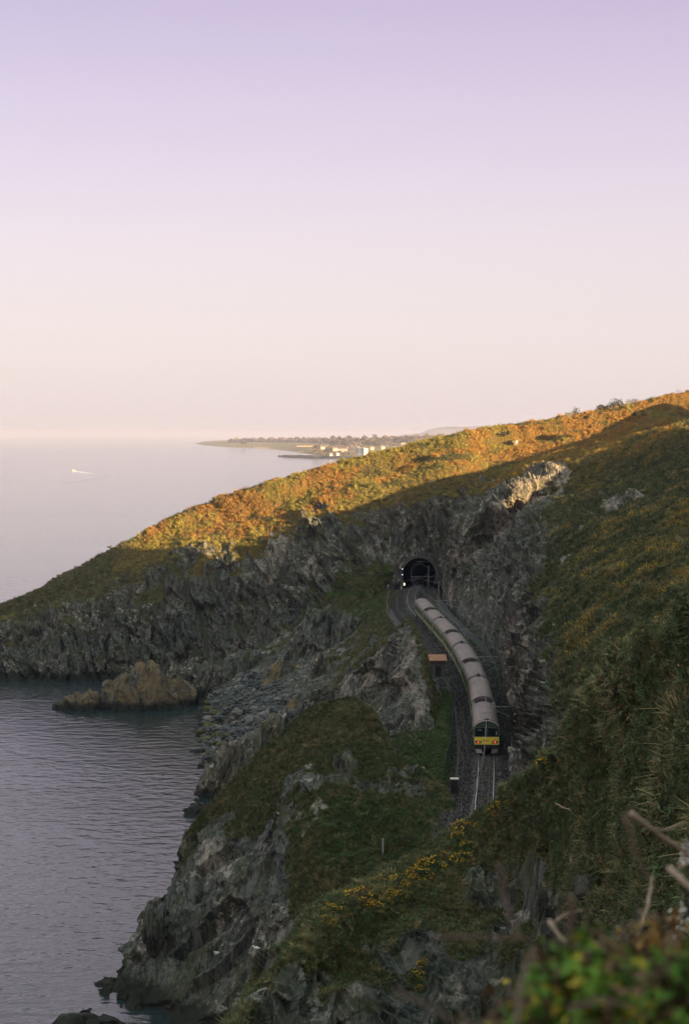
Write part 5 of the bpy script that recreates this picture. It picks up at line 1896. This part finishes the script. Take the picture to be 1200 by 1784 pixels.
# ------------------------------------------------------------------ far shore and town
def make_ground(name, c0, c1, scale):
    m, t, b = newmat(name)
    g = N(t, 'ShaderNodeNewGeometry')
    n = noise(t, g.outputs['Position'], scale, 5.0, 0.65, stretch=(1, .35, 1))
    t.links.new(mixc(t, ramp(t, n, [(0.4, 0.0), (0.6, 1.0)]), c0, c1), b.inputs['Base Color'])
    b.inputs['Roughness'].default_value = 0.95
    b.inputs['Specular IOR Level'].default_value = 0.1
    return m


M['far_field'] = make_ground('far_field', (0.12, 0.11, 0.03), (0.20, 0.15, 0.055), 0.012)
M['far_sand'] = make_ground('far_sand', (0.33, 0.20, 0.11), (0.40, 0.27, 0.16), 0.02)
M['far_rock'] = make_ground('far_rock', (0.045, 0.045, 0.035), (0.10, 0.085, 0.055), 0.05)
M['far_hill'] = make_ground('far_hill', (0.10, 0.085, 0.06), (0.16, 0.12, 0.08), 0.002)
M['far_leaf'] = make_foliage('far_leaf', (0.045, 0.04, 0.022), (0.11, 0.075, 0.04), 0.03)
M['far_dark_leaf'] = make_foliage('far_dark_leaf', (0.025, 0.03, 0.016), (0.06, 0.055, 0.025), 0.05)
M['render_white'] = plain('white_render', (0.46, 0.45, 0.45), 0.8, 0.2, 0, 0.08, 0.2)
M['render_cream'] = plain('cream_render', (0.34, 0.29, 0.25), 0.8, 0.2, 0, 0.1, 0.2)
M['slate'] = plain('slate_roof', (0.13, 0.10, 0.095), 0.7, 0.3, 0, 0.2, 0.3)
M['tile'] = plain('tile_roof', (0.26, 0.14, 0.09), 0.8, 0.2, 0, 0.2, 0.3)


def zrow(cols, f):
    return [Wp(f(*c)) for c in cols]


def land(name, rows, mat, lump=0.0):
    C = ctrl(rows)
    G = spline(C, np.linspace(0, len(rows) - 1, 6 * (len(rows) - 1) + 1), .35)
    G = np.swapaxes(spline(np.swapaxes(G, 0, 1), np.linspace(0, len(rows[0]) - 1, 14 * (len(rows[0]) - 1) + 1), .35), 0, 1)
    P = G[..., :3].reshape(-1, 3).copy()
    if lump:
        P[:, 2] += lump * perlin(P / 90.0, 71) + .5 * lump * perlin(P / 30.0, 72)
    o = mesh_np(name, P, grid_faces(G.shape[0], G.shape[1])[:, ::-1], M[mat], True)
    return tag(o, kind='structure')


# shore (sea level), field top, back, ridge: px columns
SH = [(340, 773.2), (372, 777.2), (420, 779.6), (470, 782), (515, 787), (560, 793.5), (600, 797), (650, 803), (720, 808), (800, 808), (900, 806), (1000, 800)]
MID = [(346, 771.2, 1.02), (378, 770.5, 1.1), (425, 771, 1.16), (470, 773, 1.16), (520, 777, 1.12), (562, 782, 1.15), (602, 784, 1.2), (652, 783, 1.3), (720, 780, 1.45), (800, 776, 1.6), (900, 770, 1.8), (1000, 765, 1.8)]
BCK = [(352, 769.8, 1.05), (382, 768.0, 1.25), (428, 768.0, 1.35), (474, 768, 1.4), (522, 768.5, 1.5), (565, 769, 1.7), (605, 769, 2.0), (655, 768, 2.2), (722, 766, 2.3), (800, 763, 2.4), (900, 760, 2.5), (1000, 758, 2.5)]
RDG = [(360, 769.5, 1.07), (386, 767.6, 1.3), (430, 767.4, 1.4), (478, 767, 1.5), (525, 766.5, 1.65), (570, 765, 1.9), (610, 764, 2.3), (660, 762, 2.6), (726, 760, 2.8), (800, 757.5, 2.9), (900, 755, 3.0), (1000, 754, 3.0)]
rows = [[], [], [], [], []]
for (px, py), m_, b_, r_ in zip(SH, MID, BCK, RDG):
    d = d_at(py, 0)
    x, y, z = at_z(px, py, 0)
    rows[0].append(Wp((x, y - 20, -2.5)))
    rows[1].append(Wp((x, y + 5, 1.5)))
    rows[2].append(Wp(at(m_[0], m_[1], d * m_[2])))
    rows[3].append(Wp(at(b_[0], b_[1], d * b_[2])))
    rows[4].append(Wp(at(r_[0], r_[1], d * r_[2])))
rows.append([Wp((p[0], p[1] + 900, -5)) for p in rows[4]])
land('far_coast', rows, 'far_field', 1.0)
# beach along the bay
rows = [[], [], []]
for px, py in ((440, 780.8), (470, 782.2), (495, 784.6), (515, 787.2), (527, 790.0)):
    x, y, z = at_z(px, py, 0)
    rows[0].append(Wp((x, y - 30, .1)))
    x2, y2, z2 = at_z(px + 2, py - 1.2, 1.8)
    rows[1].append(Wp((x, y + 130, 3.0)))
    rows[2].append(Wp((x, y + 420, 5.6)))
land('beach', rows, 'far_sand')


def reef(name, pts, h, mat, label=None, cat=None):
    rows = [[], [], [], []]
    for i, (px, py) in enumerate(pts):
        x, y, z = at_z(px, py, 0)
        k = math.sin(math.pi * (i + .4) / (len(pts) - .2)) ** .5
        rows[0].append(Wp((x, y - 6, -2)))
        rows[1].append(Wp((x, y + 10, h * .7 * k)))
        rows[2].append(Wp((x, y + 40, h * k)))
        rows[3].append(Wp((x, y + 160, 0)))
    o = land(name, rows, mat, h * .22)
    if label:
        del o['kind']
        tag(o, label, cat)
    return o


reef('rocky_point', [(484, 795.6), (500, 797), (520, 797.6), (545, 798.6), (575, 799), (605, 799.6), (625, 800.5)], 7.5, 'far_rock', 'low dark rocky point in front of the far beach', 'rocks')
reef('breakwater', [(600, 804.5), (612, 805.6), (630, 806.5), (650, 807), (680, 808)], 5.0, 'far_rock', 'stone breakwater of the harbour just above the hill', 'breakwater')

# distant blue hill
rows = [[], [], []]
for px, py in ((700, 757.5), (730, 755), (748, 748), (765, 744.5), (785, 743.5), (805, 743.8), (830, 743), (860, 741.5), (900, 743), (960, 750), (1020, 757)):
    d = 24000
    x, y, z = at(px, py, d)
    rows[0].append(Wp((x, d - 1200, -4)))
    rows[1].append(Wp((x, d, z)))
    rows[2].append(Wp((x, d + 2500, -4)))
land('hills', rows, 'far_hill', 3.0)

# woods behind the town: one mass
Vs, Fs, n0 = [], [], 0
g = np.random.default_rng(5)
n = 9000
px = g.uniform(398, 960, n)
lo = np.interp(px, [398, 420, 520, 560, 640, 760, 960], [770, 769.8, 769.5, 772, 774, 768, 758])
hi = np.interp(px, [398, 410, 440, 520, 545, 600, 660, 760, 830, 960], [766, 763, 762.5, 762, 760.5, 759, 758.5, 755.5, 754, 752])
dd = np.interp(px, [398, 460, 520, 580, 640, 760, 960], [10600, 10400, 9300, 8200, 7600, 7600, 7600])
f = g.random(n)
sh = .5 + .5 * np.clip(perlin(np.stack([px / 9.0, np.zeros(n), np.zeros(n)], 1), 3) + .4, 0, 1)
py = lo + (hi - lo) * f * sh
P = np.array([at(a, b_, c_) for a, b_, c_ in zip(px, py, dd + g.uniform(-250, 250, n))])
V, Fq = leaf_cloud(n, 1.0, (1, 1, 1), 9, 1.3)
V = V.reshape(n, 4, 3)
V = (V - V.mean(1, keepdims=True)) * (5.0 + 5 * g.random((n, 1, 1))) + P[:, None]
tag(mesh_np('far_wood', V.reshape(-1, 3), Fq, M['far_leaf'], False), kind='stuff')


# trees and gardens between the houses: one mass
n = 3600
px = 545 + 330 * g.random(n) ** 1.1
top = np.interp(px, [545, 575, 640, 700, 760, 880], [775, 771, 768, 764, 760, 755])
bot = np.interp(px, [545, 575, 640, 700, 760, 880], [786, 793, 797, 794, 784, 770])
f = g.random(n)
patch = perlin(np.stack([px / 11.0, f * 3.0, f * 0], 1), 12)
keep = patch > -.25
px, f, top, bot = px[keep], f[keep], top[keep], bot[keep]
n = len(px)
py = bot + (top - bot) * f
dd = 4850 + f * 2600
P = np.array([at(a, b_, c_) for a, b_, c_ in zip(px, py, dd)])
V, Fq = leaf_cloud(n, 1.0, (1, 1, 1), 19, 1.3)
V = V.reshape(n, 4, 3)
V = (V - V.mean(1, keepdims=True)) * (2.6 + 3.2 * g.random((n, 1, 1))) + P[:, None]
tag(mesh_np('town_trees', V.reshape(-1, 3), Fq, M['far_leaf'], False), kind='stuff')


def far_tree(label, px, py, d, w, h, mat, seed):
    p = Vector(at(px, py, d))
    wm, hm = w * d / F / 2, h * d / F
    th = thing('tree', label, 'tree', p)
    V, Fq = leaf_cloud(150, wm * .35, (wm, wm, hm * .7), seed, 1.2, .4, .2)
    mesh_np('crown', V + np.array((0, 0, hm * .3)), Fq, M[mat], False, parent=th)
    MB().tube([(0, 0, -hm * .3), (0, 0, hm * .6)], [wm * .12, wm * .05], 6).build('trunk', M['stem'], th)


for i, (lab, px, py, d, w, h, mt) in enumerate((
        ('lone round tree on the far green field', 424, 775, 8300, 9, 7, 'far_dark_leaf'),
        ('tall twin topped pine above the far town', 591, 775, 6200, 9, 17, 'far_leaf'),
        ('bushy tree left of the tall twin topped pine', 579, 779, 6000, 12, 12, 'far_dark_leaf'),
        ('dark tree right of the tall twin topped pine', 599, 779, 5900, 12, 12, 'far_dark_leaf'),
        ('wide dark tree behind the white terrace', 640, 777, 6000, 18, 10, 'far_dark_leaf'),
        ('dark tree at the right shoulder of the white terrace', 657, 778, 6000, 16, 11, 'far_dark_leaf'),
        ('large dark pine in the middle of the far town', 694, 773, 6500, 18, 11, 'far_dark_leaf'),
        ('dark pine next to the large one in the far town', 714, 773, 6500, 18, 12, 'far_dark_leaf'),
        ('brown tree above the pale houses at the right of the far town', 740, 770, 6500, 18, 10, 'far_leaf'),
        ('last brown tree of the far town beside the hill', 765, 769, 6800, 20, 11, 'far_leaf'),
        ('low dark tree at the left end of the far town', 552, 784, 5600, 14, 8, 'far_dark_leaf'),
        ('low dark tree in front of the orange roofed house', 573, 788, 5300, 14, 7, 'far_dark_leaf'))):
    far_tree(lab, px, py, d, w, h, mt, 400 + i)


def house(label, px, py, d, w, h, wall, roof, rz=0.15, gable=True, win=3, name='house', deep=8.0):
    """base centre at the pixel; w, h in pixels"""
    p = Vector(at(px, py, d))
    wm, hm = w * d / F / 2, h * d / F
    th = thing(name, label, 'house', p, rz, 'houses of the far town')
    MB().box(-wm, wm, -deep / 2, deep / 2, -hm * .6, hm).build('wall', M[wall], th)
    if gable:
        MB().add([(-wm * 1.04, -deep * .54, hm), (wm * 1.04, -deep * .54, hm), (wm * 1.04, deep * .54, hm), (-wm * 1.04, deep * .54, hm), (-wm, 0, hm * 1.5), (wm, 0, hm * 1.5)],
                 [(0, 1, 5, 4), (2, 3, 4, 5), (0, 4, 3), (1, 2, 5), (0, 3, 2, 1)]).build('roof', M[roof], th)
        MB().box(-wm * .7, -wm * .5, -.6, .6, hm * 1.2, hm * 1.8).build('chimney', M[wall], th)
    else:
        MB().box(-wm * 1.02, wm * 1.02, -deep * .52, deep * .52, hm, hm * 1.07).build('roof', M[roof], th)
    for k in range(win):
        x = -wm + (k + .5) * 2 * wm / win
        for z0 in ((.2, .6) if hm > 7 else (.35,)):
            MB().box(x - wm * .28 / win * 1.2, x + wm * .28 / win * 1.2, -deep / 2 - .08, -deep / 2, hm * z0, hm * (z0 + .26)).build('window', M['glass'], th)
    return th


t_ = house('long white three storey terrace in the middle of the far town', 630, 790.5, 4700, 22, 9, 'render_white', 'render_white', -.85, False, 7, 'terrace', 12)
MB().box(-12, -10.5, -1, 1, 12, 16).box(-2, -.5, -1, 1, 12, 16).box(8, 9.5, -1, 1, 12, 16).build('chimney', M['render_cream'], t_)
for lab, px, py, w, h, wl_, rf_, rz in (
        ('orange roofed house left of the white terrace', 600, 786, 10, 3, 'render_cream', 'tile', .1), ('low orange roofed house at the left end of the town', 584, 784, 9, 3, 'render_cream', 'tile', .1),
        ('white bungalow above the rocky point', 588, 792, 5, 3, 'render_white', 'slate', .2), ('second white bungalow left along the rocky point', 577, 793, 5, 2.5, 'render_white', 'slate', .0),
        ('cream house left of the bungalows', 562, 781, 8, 3, 'render_cream', 'slate', .1), ('white cottage with its gable lit by the sun above the hill edge', 683, 791, 6, 4, 'render_white', 'slate', 1.1),
        ('grey house right of the white terrace', 650, 791, 7, 4, 'render_cream', 'slate', .2), ('small white house beyond the harbour', 661, 791, 6, 4, 'render_white', 'slate', .3),
        ('dark roofed house behind the sunlit cottage', 672, 787, 8, 4, 'render_cream', 'slate', .2), ('low house on the slope left of the pale row', 690, 784, 8, 3.5, 'render_cream', 'slate', .1),
        ('first gabled house of the pale row at the right of the town', 702, 785, 7, 5, 'render_white', 'slate', .3), ('second gabled house of the pale row', 711, 784, 7, 5, 'render_white', 'slate', .3),
        ('third gabled house of the pale row', 719, 783, 7, 5, 'render_cream', 'slate', .3), ('cream house under the dark pines', 706, 778, 8, 3.5, 'render_cream', 'tile', .1),
        ('pale villa in the row by the hill', 732, 779, 8, 5, 'render_white', 'slate', .2), ('tall pale villa right of it', 741, 778, 8, 6, 'render_white', 'slate', .2),
        ('cream villa at the right end of the town', 750, 776, 7, 5, 'render_cream', 'slate', .2), ('white house alone near the hill on the right', 762, 771, 6, 4, 'render_white', 'slate', .1),
        ('small dark roofed house between the trees at the centre', 667, 781, 7, 3.5, 'render_cream', 'slate', .1), ('little house with a red roof behind the terrace', 648, 782, 7, 3, 'render_cream', 'tile', .1)):
    house(lab, px, py, 4750, w, h, wl_, rf_, rz)
rh = random.Random(11)
for k in range(24):
    px_ = rh.uniform(560, 800)
    lo_, hi_ = np.interp(px_, [560, 640, 700, 760, 800], [790, 795, 788, 777, 768]), np.interp(px_, [560, 640, 700, 760, 800], [778, 777, 772, 766, 761])
    f_ = rh.random()
    o = house('small pale house half hidden among the trees of the far town', px_, lo_ + (hi_ - lo_) * f_, 4800 + 2400 * f_, rh.uniform(4, 7), rh.uniform(2.2, 3.2), rh.choice(('render_white', 'render_cream')), rh.choice(('slate', 'slate', 'tile')), rh.uniform(-.9, .9), True, 2)
    o['group'] = 'small houses among the trees of the far town'
lw_ = thing('sea_wall', 'long pale sea wall above the far beach', 'wall', at(545, 777.5, 6700))
MB().box(-55, 55, -1, 1, -1, 1.6).build('wall', M['far_sand'], lw_)

# boats
def sail_boat(label, px, py, d, mast):
    p = Vector(at(px, py, d))
    th = thing('sailing_boat', label, 'boat', (p.x, p.y, 0.0), .2)
    MB().add([(-4.5, -1.3, .9), (3.5, -1.3, .9), (5.5, 0, 1.1), (3.5, 1.3, .9), (-4.5, 1.3, .9), (-4.0, -.8, -.3), (3.2, -.6, -.3), (3.2, .6, -.3), (-4.0, .8, -.3)],
             [(0, 1, 2, 3, 4), (0, 5, 6, 1), (1, 6, 2), (2, 6, 7), (2, 7, 3), (3, 7, 8, 4), (4, 8, 5, 0), (5, 8, 7, 6)]).build('hull', M['render_white'], th)
    MB().box(-2.5, 1.5, -.8, .8, .9, 1.7).build('cabin', M['render_white'], th)
    MB().tube([(.4, 0, .9), (.4, 0, mast)], .28, 6).build('mast', M['render_white'], th)
    MB().tube([(.4, 0, 2.4), (-4.0, 0, 2.4)], .2, 5).build('boom', M['render_white'], th)


sail_boat('white sailing boat with the tallest mast in front of the terrace', 626, 803, 4420, 34)
sail_boat('white sailing boat right of the terrace with a bare mast', 639, 803, 4420, 28)
sail_boat('small sailing boat nearest the hill in the harbour', 646, 804, 4400, 20)

p = Vector(at_z(128, 820.6, 0))
bt = thing('motor_boat', 'small white motor boat speeding left across the open sea', 'boat', p, math.pi - .12)
bt.scale = (.75, .75, .75)
MB().add([(-6, -1.9, 1.1), (3, -1.9, 1.4), (7, 0, 2.0), (3, 1.9, 1.4), (-6, 1.9, 1.1), (-5.6, -1.3, -.4), (3, -.9, -.1), (3, .9, -.1), (-5.6, 1.3, -.4)],
         [(0, 1, 2, 3, 4), (0, 5, 6, 1), (1, 6, 2), (2, 6, 7), (2, 7, 3), (3, 7, 8, 4), (4, 8, 5, 0), (5, 8, 7, 6)]).build('hull', M['render_white'], bt)
MB().box(-2.6, 1.6, -1.3, 1.3, 1.2, 3.0).build('cabin', M['render_white'], bt)
MB().box(1.5, 1.75, -1.2, 1.2, 1.9, 2.8).build('windscreen', M['glass'], bt)
MB().tube([(-1.6, 0, 3.0), (-1.6, 0, 4.4)], .12, 5).build('mast', M['render_white'], bt)
M['foam'] = plain('foam', (0.86, 0.84, 0.84), 0.9, 0.1, 0, 0.1, 0.4)
wk = []
for k in range(15):
    f = k / 14
    q = at_z(132 + 33 * f, 821.3 + 4.6 * f, 0.05)
    w_ = 3.0 * (1 - .8 * f) + .35
    wk.append((q, w_))
V, Fq = [], []
for (x, y, z), w_ in wk:
    V += [(x, y - w_ * 2.2, .03), (x, y, .5), (x, y + w_ * 2.2, .03)]
for i in range(14):
    for j in range(2):
        Fq.append((i * 3 + j, i * 3 + 3 + j, i * 3 + 4 + j, i * 3 + 1 + j))
tag(mesh_np('wake', V, Fq, M['foam'], True), kind='structure')
V, Fq = [], []
for line in (((150, 822.5), (168, 825), (180, 828.2), (186, 830), (178, 831.5), (162, 834.5), (140, 838), (110, 842)), ):
    n0 = len(V)
    for i, (a, b_) in enumerate(line):
        x, y, z = at_z(a, b_, 0)
        V += [(x, y - 26, .02), (x, y - 6, .14), (x, y + 26, .02)]
    for i in range(len(line) - 1):
        for j in range(2):
            k = n0 + i * 3 + j
            Fq.append((k, k + 3, k + 4, k + 1))
tag(mesh_np('wake_swell', V, Fq, M['water'], True), kind='structure')

# ------------------------------------------------------------------ goats and birds
M['goat_dark'] = plain('dark_goat_hair', (0.02, 0.018, 0.016), 0.9, 0.1, 0, 0.3, 6.0)
M['goat_white'] = plain('white_goat_hair', (0.36, 0.33, 0.29), 0.9, 0.1, 0, 0.15, 6.0)
M['horn'] = plain('horn', (0.16, 0.12, 0.08), 0.7)


def goat(label, px, py, mat, rz, grazing=True, white_rump=False, s=1.0):
    p = Vector(at(px, py, 508))
    o_, n_ = None, None
    th = thing('goat', label, 'goat', surf(px, py, 'headland') + Vector((0, 0, .25)), rz)
    th.scale = (s, s, s)
    verts = [(0, 0, .78), (-.42, 0, .80), (.40, 0, .82), (.62, 0, .92 if not grazing else .72), (.82, 0, 1.12 if not grazing else .38), (1.02, 0, 1.06 if not grazing else .22), (-.60, 0, .84)]
    rad = [.27, .24, .25, .15, .13, .07, .05]
    edges = [(0, 1), (0, 2), (2, 3), (3, 4), (4, 5), (1, 6)]
    for sx, i0 in ((.38, 2), (-.42, 1)):
        for sy in (-.15, .15):
            n = len(verts)
            verts += [(sx, sy, .55), (sx + (.03 if sx > 0 else -.07), sy, .30), (sx + .02, sy, 0.0)]
            rad += [.10, .055, .045]
            edges += [(i0, n), (n, n + 1), (n + 1, n + 2)]
    me = bpy.data.meshes.new('body')
    me.from_pydata(verts, edges, [])
    ob = bpy.data.objects.new('body', me)
    COL.objects.link(ob)
    ob.parent = th
    sk = ob.modifiers.new('skin', 'SKIN')
    for i, r in enumerate(rad):
        me.skin_vertices[0].data[i].radius = (r, r)
    me.skin_vertices[0].data[0].use_root = True
    ob.modifiers.new('sub', 'SUBSURF').levels = 1
    ob.modifiers['sub'].render_levels = 1
    me.materials.append(M[mat])
    hz_ = verts[4][2]
    for sy in (-.06, .06):
        MB().tube([(.80, sy, hz_ + .08), (.70, sy * 2, hz_ + .30), (.55, sy * 3, hz_ + .36)], [.035, .028, .01], 6).build('horn', M['horn'], th)
        MB().tube([(.78, sy * 1.6, hz_ + .04), (.76, sy * 3.4, hz_)], [.035, .015], 5).build('ear', M[mat], th)
    if white_rump:
        V, Fq = leaf_cloud(60, .10, (.2, .27, .3), 5, 1.4)
        mesh_np('rump_patch', V + np.array((-.52, 0, .68)), Fq, M['goat_white'], False, parent=th)


goat('dark goat grazing on the sunlit hilltop, lower of the four', 889, 772, 'goat_dark', 2.9, True, True, 1.3)
goat('white goat standing right of the dark one on the sunlit hilltop', 898, 773, 'goat_white', 1.2, False, False, 1.25)
goat('black goat highest up the sunlit hilltop', 885, 757, 'goat_dark', 1.4, True, False, 1.25)
goat('grey and white goat left of the black one near the hill crest', 876, 759, 'goat_dark', .3, True, True, 1.2)


def bird(name, label, cat, loc, rz, mat, fly=False, s=1.0):
    th = thing(name, label, cat, loc, rz, None)
    th.scale = (s, s, s)
    bm_ = bmesh.new()
    bmesh.ops.create_icosphere(bm_, subdivisions=2, radius=.5)
    for v in bm_.verts:
        x, y, z = v.co
        k = 1 - .55 * max(0, -x * 2)
        v.co = (x * .62, y * .28 * k, z * .30 * k + .18)
    me = bpy.data.meshes.new('body')
    bm_.to_mesh(me)
    bm_.free()
    me.materials.append(M[mat])
    ob = bpy.data.objects.new('body', me)
    COL.objects.link(ob)
    ob.parent = th
    MB().tube([(.22, 0, .26), (.31, 0, .34), (.38, 0, .34), (.46, 0, .32)], [.07, .075, .06, .01], 7).build('head', M[mat], th, True)
    for sy in (-1, 1):
        if fly:
            MB().add([(.10, sy * .08, .22), (-.10, sy * .08, .22), (-.02, sy * .4, .36), (.12, sy * .4, .37), (-.12, sy * .78, .30)], [(0, 1, 2, 3), (3, 2, 4)]).build('wing', M['grey_metal'], th)
        else:
            MB().add([(.14, sy * .13, .24), (-.40, sy * .05, .20), (-.1, sy * .15, .12), (.12, sy * .14, .14)], [(0, 1, 2, 3)]).build('wing', M['pale_metal'], th)


M['feather'] = plain('white_feather', (0.75, 0.73, 0.71), 0.8, 0.2)
for k, (lab, px, py) in enumerate((('white seabird on the lowest ledge near the bottom of the picture', 553, 1772), ('white seabird resting alone on the dark cliff left of the steps', 519, 1718),
                                   ('white seabird beside the mossy patch of the knoll cliff', 443, 1655), ('white seabird on the ledge under the grass slope', 380, 1662),
                                   ('white seabird on the rocks nearest the gorse', 510, 1668), ('second white seabird right next to the one on the dark cliff', 505, 1722))):
    q = surf(px, py, 'knoll')
    bird('seabird', lab, 'bird', q + Vector((0, -.35, .25)), 1.0 + k, 'feather', False, 1.1)
bird('seabird', 'dark seabird flying low over the sea left of the headland', 'bird', at(190, 955, 420), .4, 'black', True, 1.5)
# ------------------------------------------------------------------ air
hz = MB().box(-121000, 121000, -1501, 151000, -8.0, 118.0).build('haze', None)
hz.data.materials.clear()
m = bpy.data.materials.new('haze_air')
m.use_nodes = True
t = m.node_tree
t.nodes.clear()
o_ = t.nodes.new('ShaderNodeOutputMaterial')
v_ = t.nodes.new('ShaderNodeVolumePrincipled')
v_.inputs['Color'].default_value = (0.47, 0.495, 0.68, 1)
v_.inputs['Density'].default_value = 0.00005
v_.inputs['Anisotropy'].default_value = 0.0
t.links.new(v_.outputs[0], o_.inputs['Volume'])
hz.data.materials.append(m)
tag(hz, kind='stuff')
